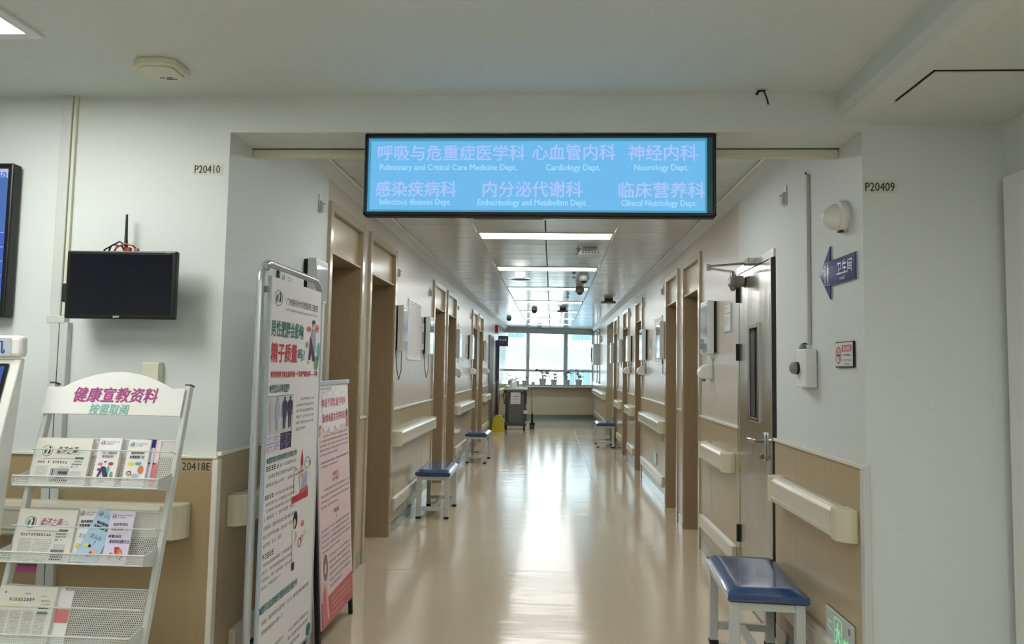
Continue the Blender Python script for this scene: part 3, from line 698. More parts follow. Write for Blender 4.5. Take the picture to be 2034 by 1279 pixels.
# ceiling objects
t = thing('smoke_detector', 'cream chamfered detector on the lobby ceiling near the left wall', 'detector', (-1.50, 2.54, ZLC))
obj('base', MB().prism([(-.085, -.045), (-.085, .055), (-.05, .078), (.05, .078), (.085, .045), (.085, -.055), (.05, -.078), (-.05, -.078)], -.028, 0, 'z', .004), CREAM, t)
obj('cover', MB().prism([(-.07, -.036), (-.07, .045), (-.04, .062), (.04, .062), (.07, .036), (.07, -.045), (.04, -.062), (-.04, -.062)], -.038, -.027, 'z', .004), CREAM, t)
obj('vent', MB().box(-.02, .0, .02, .026, -.0392, -.037).box(.008, .03, .02, .026, -.0392, -.037).box(-.0, .04, .034, .038, -.0392, -.037), INK, t)
t = thing('ceiling_hook', 'black hook dangling from the lobby ceiling right of the sign', 'hook', (.83, 2.80, ZLC))
obj('hook_plate', MB().box(-.02, .015, -.01, .01, -.004, 0), METW, t)
obj('hook_wire', MB().tube([(-.028, 0, -.022), (-.02, 0, -.008), (-.004, 0, -.004), (.006, 0, -.008)], .006).tube([(0, 0, -.006), (.012, 0, -.036), (.018, 0, -.062)], .0035), BLACKM, t)

# ------------------------------------------------------------------ leaflet rack
TL = math.atan(.2667)
rk = thing('leaflet_rack', 'white metal leaflet rack with three perforated shelves and a curved header', 'rack', (-1.50, 2.04, 0))
K = 1/math.cos(TL)
def RP(x, zl, yo=0.):     # world position of a point in the rack's leaning plane
    return (-1.50+x, 2.04+zl*math.sin(TL)-yo*0+(-yo)*-math.cos(TL)*1.0, zl*math.cos(TL)-yo*math.sin(TL)*-1.0*0)
fr2 = bpy.data.objects.new('leaning_frame', None)
def lean(o): o.rotation_euler = (-TL, 0, 0); return o
top = 1.35*K
lean(obj('post', MB().box(-.262, -.244, -.004, .022, 0, top, .003), METW, rk))
lean(obj('post', MB().box(.228, .246, -.004, .022, 0, top, .003), METW, rk))
lean(obj('post_cap', MB().box(-.264, -.242, -.006, .024, top, top+.004), DGREY, rk)); lean(obj('post_cap', MB().box(.226, .248, -.006, .024, top, top+.004), DGREY, rk))
obj('foot', MB().box(-.264, -.242, -.12, .46, 0, .028, .004), METW, rk); obj('foot', MB().box(.226, .248, -.12, .46, 0, .028, .004), METW, rk)
obj('cross_bar', MB().tube([(-.25, .40, .016), (.24, .40, .016)], .009), METW, rk)
# header board with arched top
hp = [(-.262, 1.244*K), (.232, 1.244*K), (.232, 1.338*K)]
n = 16; xa, xb = .185, -.205
for i in range(n+1):
    u = i/n; x = xa+(xb-xa)*u; hp.append((x, 1.336*K+.056*math.sin(PI*u)**.85))
hp.append((-.262, 1.336*K))
hb = lean(obj('header_board', MB().prism(hp, -.012, -.006, 'y', .001), WHITE, rk))
pr = Print(hb, -.012); pr.text('健康宣教资料', -.012, 1.311*K, .052, MAG, w=.30, bold=.022, shear=.12); pr.text('按需取阅', -.025, 1.262*K, .037, TEALL, w=.138, bold=.01, shear=.1); pr.done()
def perforated(w, h, pitch=.0072):
    """sheet in x,z with hexagonal holes in staggered rows"""
    m = MB(); vs = []; fs = []
    nx = int(w/pitch); nz = int(h/(pitch*.87)); px = w/nx; pz = h/nz; R = px*.36
    for j in range(nz):
        for i in range(-1, nx+1):
            cx_ = -w/2+(i+.5+(.5 if j % 2 else 0))*px; cz_ = (j+.5)*pz
            if cx_-px/2 < -w/2-1e-6 or cx_+px/2 > w/2+1e-6: continue
            k = len(vs)
            for q in range(6): a = PI/6+PI/3*q; vs.append((cx_+R*math.cos(a), 0, cz_+R*math.sin(a)))
            a, b, c, d = cx_-px/2, cx_+px/2, cz_-pz/2, cz_+pz/2
            vs += [(b, 0, d), (cx_, 0, d), (a, 0, d), (a, 0, c), (cx_, 0, c), (b, 0, c)]
            # hole verts 0:30deg 1:90 2:150 3:210 4:270 5:330 ; outer 6:(b,d) 7:(cx,d) 8:(a,d) 9:(a,c) 10:(cx,c) 11:(b,c)
            o_ = [6, 7, 8, 9, 10, 11]
            for q in range(6):
                q2 = (q+1) % 6; fs.append((k+q, k+o_[q], k+o_[q2], k+q2))
    return m.add(vs, fs)
for si, (zt, wz, lt) in enumerate(((1.163, 1.119, 1.045), (.935, .879, .807), (.705, .645, .578))):
    ZT = zt*K; hb_ = .165
    o = lean(obj('shelf_back', perforated(.476, hb_), METW, rk)); o.location = (-.008, (ZT-hb_)*math.sin(TL), (ZT-hb_)*math.cos(TL))
    fl = obj('shelf_front', perforated(.486, .03), METW, rk)
    # trough floor and lip in the leaning plane coordinates
    yl = -.075; zb = ZT-hb_
    lean(obj('shelf_floor', MB().box(-.252, .236, yl, .001, zb-.002, zb), METW, rk))
    fl.rotation_euler = (-TL*.4, 0, 0); cz_ = zb*math.cos(TL)-yl*math.sin(TL)*-1*-1
    # lip position: rotate (y=yl, z=zb) about X by -TL
    wy = yl*math.cos(TL)+zb*math.sin(TL); wz_ = -yl*math.sin(TL)*1+zb*math.cos(TL)
    fl.location = (-.008, wy, wz_)
    m = MB().tube([(-.252, wy, wz_), (-.256, wy+.002, wz_+.03), (.24, wy+.002, wz_+.03), (.236, wy, wz_), (-.252, wy, wz_)], .003, 6)
    obj('lip_wire', m, METW, rk)
    y2 = ZT*math.sin(TL); z2 = ZT*math.cos(TL)
    lean(obj('rim_wire', MB().tube([(-.247, 0, ZT-hb_), (-.247, 0, ZT), (.231, 0, ZT), (.231, 0, ZT-hb_)], .0028, 6), METW, rk))
    wz2 = wz*K+.004
    lean(obj('retaining_wire', MB().tube([(-.25, 0, wz2), (-.25, -.035, wz2), (.234, -.035, wz2), (.234, 0, wz2)], .0022, 6), METW, rk))
    for s_ in (-.25, .234): lean(obj('side_cheek', MB().prism([(0, zb), (yl, zb), (yl, zb+.03), (0, zb+.06)], s_-.001, s_+.001, 'x'), METW, rk))
def leaf(name, label, cat, x, shelf_zt, w, h, y=-.006, rot=0, mats=PAPER, thick=.004, dz=0, group=None):
    """paper item standing in a shelf, leaning with it; x = centre of its lower edge"""
    zb = shelf_zt*K-.165+dz
    loc = (-1.50+x, 2.04+y*math.cos(TL)+zb*math.sin(TL), -y*math.sin(TL)*1+zb*math.cos(TL))
    t = thing(name, label, cat, loc, (0, 0, 0), group)
    t.rotation_mode = 'XYZ'; M = Matrix.Rotation(-TL, 4, 'X') @ Matrix.Rotation(rot, 4, 'Y'); t.rotation_euler = M.to_euler()
    obj('sheets', MB().box(-w/2, w/2, -thick, 0, 0, h), mats, t)
    return t, Print(t, -thick)
S1, S2, S3 = 1.163, .935, .705
def newspaper(t, p, w, h, title=INK, red=False, page=0):
    a = w/2
    if page == 0:
        p.logo(-a+.045, h-.042, .019); p.text('柔济之声', .012, h-.040, .026, title, w=.072, bold=.006, shear=.3, lay=2)
        p.rect(-a+.035, a-.02, h-.069, h-.0675, INKG); p.rect(a-.05, a-.02, h-.0675, h-.062, TEAL); p.filler(a-.06, a-.02, h-.055, h-.034, 4, INKG)
        p.filler(-a+.02, a-.065, h-.085, h-.075, 1, INK, last=1, fill=.8); p.filler(a-.058, a-.018, h-.10, h-.072, 3, INK, fill=.6)
        p.filler(-a+.02, -a+.062, .01, h-.092, 16, INKG); p.filler(a-.058, a-.018, .01, h-.108, 14, INKG)
        if red:
            p.filler(-a+.066, a-.066, h-.145, h-.092, 9, INKG); p.filler(-a+.03, a-.066, h-.165, h-.155, 1, INK, last=1, fill=.8)
            p.rect(-a+.035, -a+.10, h-.196, h-.172, MAG); p.rect(-a+.035, -a+.10, h-.176, h-.172, BROWNI, 2); p.rect(a-.064, a-.02, h-.16, h-.125, INKG, 2); p.rect(a-.06, a-.03, h-.157, h-.14, INK, 3)
        else:
            x0_, x1_, z0_, z1_ = -a+.070, -a+.135, h-.146, h-.10
            p.rect(x0_, x1_, z0_, z1_, INKL); p.poly([(x0_, z0_), (x1_, z0_), (x1_, z0_+.008), (x1_-.02, z0_+.018), (x0_+.03, z0_+.02)], INK, 2); p.rect(x0_+.008, x0_+.011, z0_+.015, z1_-.004, INK, 2); p.poly([(x0_+.03, z0_+.028), (x1_-.006, z0_+.026), (x1_-.004, z1_-.01), (x0_+.028, z1_-.01)], BROWNI, 2)
            p.filler(a-.10, a-.062, .01, h-.092, 14, INKG); p.filler(-a+.066, a-.105, .01, h-.152, 7, INKG)
    else:
        p.rect(-a+.02, -a+.026, h-.022, h-.016, INKG); p.filler(-.012, .014, h-.026, h-.018, 1, INK, last=1); p.filler(a-.05, a-.015, h-.031, h-.025, 1, INKG)
        p.filler(-a+.03, a-.05, h-.045, h-.034, 1, INK, fill=.8, last=1); p.filler(a-.045, a-.012, h-.065, h-.038, 3, INKG)
        p.rect(-a+.02, -a+.09, h-.062, h-.052, LYEL, 1); c = 4; cw = (2*a-.02)/c
        for i in range(c): p.filler(-a+.01+i*cw, -a+.003+(i+1)*cw, .012, h-.07, 20, INKG)
        p.rect(a-.05, a-.015, .10, .103, TEAL, 2); p.rect(a-.05, a-.015, .085, .091, INKG, 2)
t, p = leaf('newspaper', 'folded black titled newspaper on the top rack shelf, left', 'newspaper', -.150, S1, .197, .163, mats=PAPERN, thick=.010); newspaper(t, p, .197, .163); p.done()
t, p = leaf('newspaper', 'folded newspaper with purple title on the middle rack shelf', 'newspaper', -.148, S2, .197, .165, mats=PAPERN, thick=.010); newspaper(t, p, .197, .165, MAG, True); p.done()
t, p = leaf('newspaper', 'tall newspaper stack with highlighted lines on the lowest rack shelf', 'newspaper', -.155, S3, .19, .165, mats=PAPERN, thick=.012); newspaper(t, p, .19, .165, page=1); p.done()
t, p = leaf('paper_sheet', 'blank white sheet behind the newspaper on the lowest rack shelf', 'paper', -.145, S3, .19, .168, y=-.0005, rot=.03, mats=PAPER, thick=.001); p.rect(-.05, .03, .11, .112, INKL); p.done()
t, p = leaf('leaflet', 'pale leaflet with a pink corner right of the lowest newspaper stack', 'leaflet', -.038, S3, .05, .155, y=-.001, mats=PAPER, thick=.004); p.rect(-.02, .024, .06, .10, PINKI); p.done()
def brochure(label, x, zt, w, h, rot=0, m=PAPER, y=-.006, kind=0, th=.004, dz=0):
    t, p = leaf('brochure', label, 'brochure', x, zt, w, h, y, rot, m, th, dz); a = w/2
    p.logo(-a+.014, h-.017, .0085); p.filler(-a+.026, a-.006, h-.024, h-.010, 2, INKG)
    if kind == 0:
        p.text('广医三院糖尿病', .002, h-.050, .009, INKG, w=w*.72); p.text('营养临床科', .0, h-.062, .009, INKG, w=w*.5)
        p.ell(-.02, h-.088, .009, .005, PINKI); p.ell(.016, h-.086, .009, .006, RED); p.ell(-.022, h-.106, .006, .005, MAG)
        p.poly([(-.026, h-.132), (-.014, h-.095), (.0, h-.096), (.012, h-.12), (.012, h-.134), (-.002, h-.132), (-.01, h-.112), (-.02, h-.134)], PURP, 2)
        p.ell(.010, h-.106, .005, .014, TEALL, 2); p.ell(.024, h-.125, .006, .014, GREENI, 2); p.rect(-.008, .001, h-.082, h-.078, INK, 2); p.filler(-.03, .01, h-.151, h-.143, 1, INKG, last=1, fill=.8)
    elif kind == 1:
        p.text('临床营养科', .0, h-.044, .010, INK, w=w*.6, bold=.02); p.text('体重管理门诊', .0, h-.058, .010, INK, w=w*.68, bold=.02)
        p.ell(-.016, h-.082, .012, .006, YEL); p.ell(.008, h-.080, .012, .006, TEALL); p.ell(.02, h-.10, .010, .014, ORG, 2); p.ell(-.018, h-.112, .009, .008, BROWNI, 2); p.ell(-.018, h-.113, .006, .005, SKINI, 3); p.ell(.004, h-.122, .013, .009, PURL, 2); p.rect(-.02, -.012, h-.135, h-.125, GREENI, 2)
    elif kind == 2:
        p.text('临床营养科', .0, h-.042, .0095, INK, w=w*.6, bold=.03); p.text('体重管理门诊', .0, h-.055, .0095, INK, w=w*.7, bold=.03)
        p.text('怎么办', .0, h-.086, .014, INKG, w=w*.55, bold=.0); p.text('?', .004, h-.102, .013, INKG)
        p.ell(-.018, h-.118, .007, .008, YEL, 2); p.ell(-.006, h-.117, .005, .005, INK, 2); p.poly([(.0, h-.145), (.008, h-.12), (.024, h-.125), (.018, h-.137), (.006, h-.152)], RED, 2); p.ell(.016, h-.125, .010, .008, SKINI, 3)
    else:
        p.text('临床营养科', .0, h-.042, .0095, INKG, w=w*.6, bold=.02); p.text('体重管理门诊', .0, h-.056, .0095, INKG, w=w*.7, bold=.02)
        p.text('减重误区', -.012, h-.079, .009, PURP, w=w*.55, bold=.02); p.text('最有效的减肥方法', .006, h-.095, .011, PURP, w=w*.8, bold=.02)
        p.poly([(-.022, h-.15), (-.018, h-.128), (-.002, h-.134), (-.014, h-.146)], ORG, 2); p.poly([(-.006, h-.112), (.008, h-.112), (.02, h-.122), (.024, h-.14), (.018, h-.156), (.008, h-.142), (-.004, h-.128)], RED, 2); p.ell(.012, h-.128, .008, .011, ORG, 3); p.ell(.016, h-.136, .006, .008, SKINI, 4)
    p.done(); return t
brochure('white brochure with a dark trousered figure on the top rack shelf', .012, S1, .078, .168, kind=0, th=.012)
brochure('white brochure with yellow and blue bubbles on the top rack shelf', .112, S1, .076, .165, kind=1, th=.008)
t, p = leaf('brochure', 'dark blue topped brochure behind the others on the top rack shelf', 'brochure', .148, S1, .03, .168, -.002, mats=LILP, thick=.003); p.rect(-.015, .015, .14, .168, SIGNB); p.rect(-.012, .008, .085, .09, INK, 2); p.done()
t, p = leaf('brochure', 'pink edged brochure at the right end of the top rack shelf', 'brochure', .165, S1, .03, .165, -.0005, mats=PINKP, thick=.002); p.rect(-.01, .015, .01, .09, PINKI); p.rect(-.004, .006, .085, .09, INK, 2); p.done()
brochure('pale green brochure partly hidden on the middle rack shelf', -.016, S2, .074, .168, m=PAPER, kind=2, y=-.003, th=.003, dz=.005)
brochure('light blue brochure tilted to the right on the middle rack shelf', .002, S2, .076, .168, rot=.34, m=LBLUE, kind=2, y=-.012, th=.003, dz=.005)
t, p = leaf('brochure', 'pale lilac brochure tucked between the tilted and the pink one', 'brochure', .058, S2, .06, .168, -.008, mats=LILP, thick=.002); p.logo(-.018, .15, .007); p.text('门诊', -.01, .118, .011, INKG, w=.018); p.done()
brochure('pinkish brochure with red fruit picture, right on the middle rack shelf', .108, S2, .082, .166, rot=.0, m=LILP, kind=3, y=-.019, th=.004)

# ------------------------------------------------------------------ poster stand (obesity poster)
ps = thing('poster_stand', 'tall poster stand with rounded tube frame leaning by the left wall', 'poster stand', (-1.17, 3.12, 0), RL)
def rr(x0, x1, z0, z1, r, n=6):
    pts = [(x0, 0, z0)]
    for k in range(n+1): a = PI-PI/2*k/n; pts.append((x0+r+r*math.cos(a), 0, z1-r+r*math.sin(a)))
    for k in range(n+1): a = PI/2-PI/2*k/n; pts.append((x1-r+r*math.cos(a), 0, z1-r+r*math.sin(a)))
    pts.append((x1, 0, z0)); return pts
obj('tube_frame', MB().tube(rr(-.372, .345, .03, 1.845, .085), .0155, 10), mat('silver tube', rgb(186, 192, 200), .25, metal=.6, noise=(6, .03)), ps)
obj('foot', MB().box(-.395, -.35, -.17, .12, 0, .03, .006), METW, ps); obj('foot', MB().box(.325, .37, -.17, .12, 0, .03, .006), METW, ps)
obj('cross_bar', MB().tube([(-.37, 0, .12), (.345, 0, .12)], .011), METW, ps)
bn = obj('poster', MB().box(-.318, .315, -.022, -.018, .14, 1.79, .0), PAPER, ps)
obj('edge_strip', MB().box(-.336, -.316, -.026, -.014, .14, 1.79, .003).box(.313, .325, -.026, -.014, .14, 1.79, .003), ACRYL, ps)
for z in (1.83, 1.74, .3): obj('clip', MB().box(-.36, -.335, -.022, .0, z-.02, z+.005, .003), GREYP, ps)
obj('clip', MB().box(.313, .335, -.022, .0, 1.72, 1.745, .003), GREYP, ps)
p = Print(bn, -.022)
p.zmap = pw([(1.79, 1.79), (1.68, 1.71), (1.523, 1.58), (1.402, 1.48), (1.292, 1.386), (1.212, 1.332), (1.185, 1.297), (.895, 1.14), (.80, 1.067), (.752, 1.038), (.46, .81), (.42, .765), (.165, .51), (0, .345)])
p.logo(-.235, 1.68, .043)
p.text('广州医科大学附属第三医院', .052, 1.672, .042, INK, w=.41, bold=.0, shear=.15)
p.text('The Third Affiliated Hospital of Guangzhou Medical University', .052, 1.627, .018, INKG, w=.41, bold=.0)
p.text('男性肥胖会影响', -.115, 1.523, .082, TEAL, w=.37, bold=.025)
p.text('精子质量', -.147, 1.402, .095, RED, w=.295, bold=.03); p.text('吗?', .055, 1.395, .062, TEAL, w=.085, bold=.025)
p.text('男性的肥胖,可能会直接导致一个非常严重的后果——不育!', -.003, 1.292, .036, RED, w=.575, bold=.03)
p.text('●男性怎么样算是肥胖?', -.185, 1.214, .036, TEAL, w=.22, bold=.025)
# seated figure with bubbles and leaf
p.poly([(.15, 1.37), (.165, 1.50), (.20, 1.50), (.225, 1.42), (.245, 1.37), (.21, 1.36), (.19, 1.41), (.178, 1.37)], PURP, 2)
p.poly([(.175, 1.50), (.19, 1.55), (.235, 1.545), (.25, 1.42), (.23, 1.40), (.205, 1.45)], INKL, 3); p.ell(.205, 1.575, .017, .02, SKINI, 3); p.ell(.208, 1.588, .019, .013, INK, 4)
p.ell(.145, 1.545, .032, .017, PINKI, 2); p.ell(.258, 1.555, .026, .024, PINKI, 2); p.ell(.125, 1.455, .018, .018, PINKI, 2)
for (ex, ez) in ((.145, 1.545), (.258, 1.555)): p.rect(ex-.02, ex+.02, ez-.003, ez+.003, RED, 3)
p.ell(.262, 1.355, .032, .042, GREENI, 2); p.ell(.288, 1.42, .02, .055, TEALL, 2); p.line([(.262, 1.29), (.272, 1.38)], .003, INKG, 3); p.rect(.14, .162, 1.345, 1.365, SKINI, 2)
# body type chart
p.rect(-.312, -.03, .895, 1.185, mat('chart grey', rgb(196, 202, 206), .6, noise=(9, .01)), 1)
p.line([(-.312, 1.185), (-.03, 1.185), (-.03, .895)], .003, INKG, 2)
for i, (cx_, mm, ww) in enumerate(((-.275, INKL, .7), (-.205, PURL, .85), (-.125, PURP, 1.), (-.062, PURP, 1.15))):
    if i == 0: mm = mat('faint figure', rgb(186, 190, 200), .6, noise=(9, .01))
    p.ell(cx_, 1.162, .010, .014, mm, 3)
    k = .026*ww
    p.poly([(cx_-.006, 1.15), (cx_+.006, 1.15), (cx_+k, 1.132), (cx_+k*1.15, 1.05), (cx_+k*1.35, 1.02), (cx_+k*1.1, 1.02), (cx_+k*.75, 1.09), (cx_+k*.7, 1.04), (cx_+k*.45, .925), (cx_+k*.12, .92), (cx_, 1.02), (cx_-k*.12, .92), (cx_-k*.45, .925), (cx_-k*.7, 1.04), (cx_-k*.75, 1.09), (cx_-k*1.1, 1.02), (cx_-k*1.35, 1.02), (cx_-k*1.15, 1.05), (cx_-k, 1.132)], mm, 3)
p.rect(-.312, -.16, .80, .893, LILP, 1); p.rect(-.16, -.03, .80, .893, PURP, 1); p.rect(-.312, -.03, .845, .848, INKG, 2); p.rect(-.097, -.093, .80, .893, PURL, 2)
for cx_ in (-.28, -.2): p.filler(cx_-.022, cx_+.03, .855, .885, 2, INKG, 2); p.filler(cx_-.022, cx_+.03, .808, .838, 2, INKG, 2)
for cx_ in (-.13, -.065): p.filler(cx_-.02, cx_+.02, .855, .885, 2, PURL, 2); p.filler(cx_-.02, cx_+.02, .808, .838, 2, PURL, 2)
p.filler(.02, .26, .87, 1.165, 6, INKG, indent=.05, fill=.4)
p.text('●肥胖是如何影响男性生育能力的?', -.125, .752, .036, TEAL, w=.34, bold=.025)
p.filler(-.30, -.155, .69, .725, 1, INK, last=1, fill=.75); p.filler(-.15, .05, .69, .72, 1, INKG, last=1); p.filler(-.29, .05, .60, .685, 2, INKG, last=.9, fill=.42)
p.filler(-.30, -.20, .545, .575, 1, INK, last=1, fill=.75); p.filler(-.19, .05, .545, .573, 1, INKG, last=1); p.filler(-.30, .05, .335, .54, 6, INKG, fill=.42)
p.filler(-.30, -.17, .292, .322, 1, INK, last=1, fill=.75); p.filler(-.30, .05, .17, .29, 4, INKG, fill=.42)
# doctor and patient drawing
p.poly([(.10, .70), (.115, .76), (.13, .70), (.132, .66), (.10, .66)], RED, 2); p.poly([(.09, .58), (.105, .665), (.132, .665), (.135, .60)], SKINI, 2)
p.ring(.185, .665, .035, .004, BROWNI, 3); p.ell(.185, .665, .031, .031, PAPER, 2); p.ell(.178, .67, .004, .004, INK, 4); p.ell(.194, .672, .004, .004, INK, 4); p.line([(.213, .68), (.232, .665), (.222, .64)], .005, BROWNI, 3)
p.poly([(.02, .52), (.02, .63), (.04, .66), (.07, .63), (.10, .52)], PAPER, 2); p.line([(.02, .52), (.02, .63), (.04, .66), (.07, .63), (.10, .52)], .004, BROWNI, 3); p.poly([(.12, .50), (.125, .60), (.19, .62), (.19, .50)], PURL, 2)
p.rect(0., .21, .46, .50, RED, 2); p.poly([(.09, .50), (.10, .52), (.20, .53), (.21, .50)], SALM, 3); p.line([(.03, .62), (.15, .63)], .005, BROWNI, 4)
for z in (.6, .585, .57): p.line([(.205, z), (.235, z)], .002, INKG, 3)
# woman with foods drawing
p.ell(.055, .385, .028, .04, INK, 2); p.ell(.046, .372, .015, .02, SKINI, 3); p.poly([(.02, .35), (.03, .2), (.065, .2), (.085, .33), (.07, .36)], PAPER, 2); p.line([(.02, .35), (.03, .2)], .003, SKINI, 3); p.poly([(.05, .27), (.06, .34), (.085, .31)], SKINI, 3)
p.poly([(.025, .2), (.03, .165), (.06, .165), (.06, .2)], INK, 2); p.ell(.15, .35, .022, .014, PINKI, 2); p.ring(.12, .27, .022, .005, RED, 3); p.ring(.145, .285, .013, .004, RED, 3); p.ell(.185, .30, .018, .014, LYEL, 2)
p.done(); p = Print(bn, -.022)
p.text('●肥胖可以通过影响精子质量影响男性生育能力吗?', -.10, .445, .034, TEAL, w=.42, bold=.02); p.filler(-.28, .28, .33, .41, 2, INKG, fill=.4, last=.4)
p.filler(-.28, -.02, .17, .27, 3, INKG, fill=.4); p.filler(.02, .28, .17, .27, 3, INKG, fill=.4); p.ell(.28, .17, .03, .03, TEAL, 3)
p.done()

# ------------------------------------------------------------------ second poster on a black easel
LB = math.atan(.07/1.2)
ea = thing('poster_easel', 'black A frame easel with a pink edged poster behind the tall stand', 'poster stand', (-1.137, 3.835, 0), RL)
def tilt(o): o.rotation_euler = (-LB, 0, 0); return o
tilt(obj('front_leg', MB().box(-.30, -.272, -.006, .016, 0, 1.34, .003), BLACKM, ea)); tilt(obj('front_leg', MB().box(.272, .296, -.006, .016, 0, 1.34, .003), BLACKM, ea))
obj('rear_leg', MB().tube([(-.285, .09, 1.30), (-.285, .175, .0)], .012, 6), BLACKM, ea); obj('rear_leg', MB().tube([(.28, .09, 1.30), (.28, .175, .0)], .012, 6), BLACKM, ea)
tilt(obj('cross_rail', MB().box(-.29, .29, -.004, .012, .09, .105).box(-.29, .29, -.004, .012, 1.32, 1.345), BLACKM, ea))
obj('hinge_strut', MB().tube([(-.285, .03, .55), (-.285, .14, .50)], .006), STEELD, ea)
tilt(obj('top_clip', MB().box(-.285, .285, -.022, .004, 1.325, 1.35, .004), ACRYL, ea))
eb = tilt(obj('poster_board', MB().box(-.275, .272, -.014, -.006, .10, 1.33), PINKP, ea))
p = Print(eb, -.014)
p.zmap = pw([(1.34, 1.34), (1.295, 1.305), (1.172, 1.237), (1.082, 1.145), (.945, 1.07), (.2, .235), (.1, .1)])
p.rect(-.272, .27, 1.02, 1.325, PAPER, 1); p.rect(-.275, .272, .10, .20, SALM, 1); p.poly([(-.275, .2), (.272, .2), (.272, .215), (.1, .21)], SALM, 1)
p.text('广州医科大学附属第三医院', -.14, 1.295, .022, INK, w=.2, bold=.0, lay=3); p.filler(-.24, -.04, 1.262, 1.272, 1, INKG, 3, last=1)
for i, (cx_, cz_, r_) in enumerate(((-.17, 1.215, .045), (-.07, 1.235, .05), (.05, 1.235, .055), (.16, 1.21, .045), (-.15, 1.0, .04), (-.05, .985, .045), (.06, .995, .04))): p.ring(cx_, cz_, r_, .003, INKL, 2); p.ell(cx_, cz_, r_-.003, r_-.003, PAPER, 3)
p.rect(-.20, .22, 1.0, 1.22, PAPER, 4)
p.text('体重不理想,备孕有问', .0, 1.172, .062, RED, w=.42, bold=.012, lay=5); p.text('题?快收藏这些营养建议', .01, 1.082, .058, RED, w=.42, bold=.012, lay=5)
p.ell(.235, 1.09, .014, .03, BROWNI, 5); p.poly([(.215, 1.06), (.225, .96), (.25, .96), (.25, 1.06)], SALM, 5); p.ell(-.245, 1.02, .013, .02, ORG, 5); p.poly([(-.262, 1.0), (-.26, .94), (-.235, .94), (-.23, 1.0)], SKINI, 5)
p.filler(-.25, .25, .84, .945, 5, INKG, indent=.06, fill=.4); p.filler(-.25, .25, .785, .825, 2, INK, fill=.4); p.text('体重过轻', .0, .745, .022, PINKI, w=.1); p.text('备孕建议', .0, .72, .018, PINKI, w=.12)
p.filler(-.25, .25, .60, .70, 4, INKG, indent=.05, fill=.4); p.text('体重超标', .0, .57, .022, PINKI, w=.1); p.text('?', .0, .54, .02, SALM)
p.filler(-.25, .25, .40, .52, 5, INKG, fill=.4); p.filler(-.14, .25, .225, .39, 6, INKG, fill=.4); p.filler(-.12, .24, .115, .19, 4, PINKP, 2, fill=.4)
p.ell(-.20, .34, .035, .06, INKG, 2); p.ell(-.205, .335, .018, .025, SKINI, 3); p.poly([(-.26, .11), (-.25, .27), (-.19, .28), (-.15, .12)], SKINI, 2); p.poly([(-.262, .11), (-.245, .24), (-.21, .26), (-.18, .11)], PINKI, 3)
p.done()
# cable duct box by the wall behind the easel
t = thing('cable_duct', 'black cable and low white duct on the floor behind the easel', 'duct', (XL+.05, 3.5, 0))
obj('duct', MB().box(-.048, -.02, -.45, .35, .135, .16, .003), METW, t)
obj('cable', MB().tube([(-.03, -.45, .168), (-.03, .1, .168), (-.012, .2, .15), (-.01, .25, .05), (-.01, .3, .01)], .007).tube([(-.012, -.1, .14), (-.01, -.06, .10), (-.01, -.04, .02)], .008), BLACKM, t)

# ------------------------------------------------------------------ plaque and display on the left wall behind the stand
t = thing('wall_plaque', 'white acrylic plaque with a small logo above the tall poster stand', 'plaque', (XL, 3.57, 1.80), RL)
obj('plaque_panel', MB().box(-.16, .17, -.018, -.002, -.10, .10, .002), WHITE, t); obj('standoff', MB().box(-.165, -.155, -.012, 0, -.10, .10), DGREY, t)
p = Print(t, -.018); p.logo(-.125, .062, .022); p.filler(-.08, .0, .035, .08, 3, INKG); p.done()
def wall_display(side, y, label, w=.21, z=1.765, h=.405, loop=0, d=.05):
    X, r = (XL, RL) if side == 'l' else (XR, RR)
    t = thing('wall_display', label, 'display', (X, y, z), r, 'slim white display units beside the ward doors')
    obj('display_case', MB().box(-w/2, w/2, -.020-d, -.020, -h/2, h/2, .005), WHITE, t)
    obj('wall_mount', MB().box(-w/2+.004, w/2-.004, -.0202, 0, -h/2+.015, h/2-.006), BLACKM, t)
    obj('screen', MB().box(-w/2+.005, w/2-.005, -.023-d, -.019-d, -h/2+.012, h/2-.04), mat('glossy display glass', rgb(172, 184, 188), .05, noise=(5, .05), coat=1., spec=.8), t)
    obj('title_strip', MB().box(-w/2+.02, w/2-.02, -.0225-d, -.019-d, h/2-.04, h/2-.015), ESCR, t)
    if loop == 1: obj('cable', MB().tube([(-w/2-.004, -.01, .1), (-w/2-.006, -.01, -h/2), (-w/2+.03, -.02, -h/2-.17), (-.0, -.02, -h/2-.25), (w/2-.03, -.025, -h/2-.17), (w/2-.01, -.02, -h/2), (w/2+.003, -.02, -h/2+.08)], .0035), BLACKM, t)
    if loop == 2: obj('cable', MB().tube([(w/2+.004, -.01, .1), (w/2+.006, -.01, 0), (w/2+.02, -.02, -h/2), (w/2+.02, -.02, -h/2-.1), (w/2+.05, -.02, -h/2-.17), (.03, -.02, -h/2-.16), (.04, -.02, -h/2-.05), (.02, -.02, -h/2+.01)], .0035), BLACKM, t)
    return t
wall_display('l', 3.88, 'white display unit behind the top right corner of the tall poster stand', .2, 1.90, .24)
wall_display('l', 6.18, 'white display unit with a hanging black cable loop, above the nearest left bench', .2, loop=1)
wall_display('l', 7.55, 'white display unit just before the third left door recess', .22, loop=1)
wall_display('l', 9.98, 'white display unit after the fourth left door recess', .24)
wall_display('l', 11.6, 'white display unit just before the fifth left door recess', .24)
wall_display('l', 14.05, 'farthest white display unit on the left wall', .24)
wall_display('r', 5.47, 'nearest white display unit on the right wall, between steel door and ward door', .24)
wall_display('r', 7.82, 'white display unit with a long black cable loop after the second right door recess', .28, loop=2)
wall_display('r', 9.32, 'white display unit just before the third right door recess', .26, loop=2)
wall_display('r', 11.05, 'white display unit before the fourth right door recess', .26, loop=2)
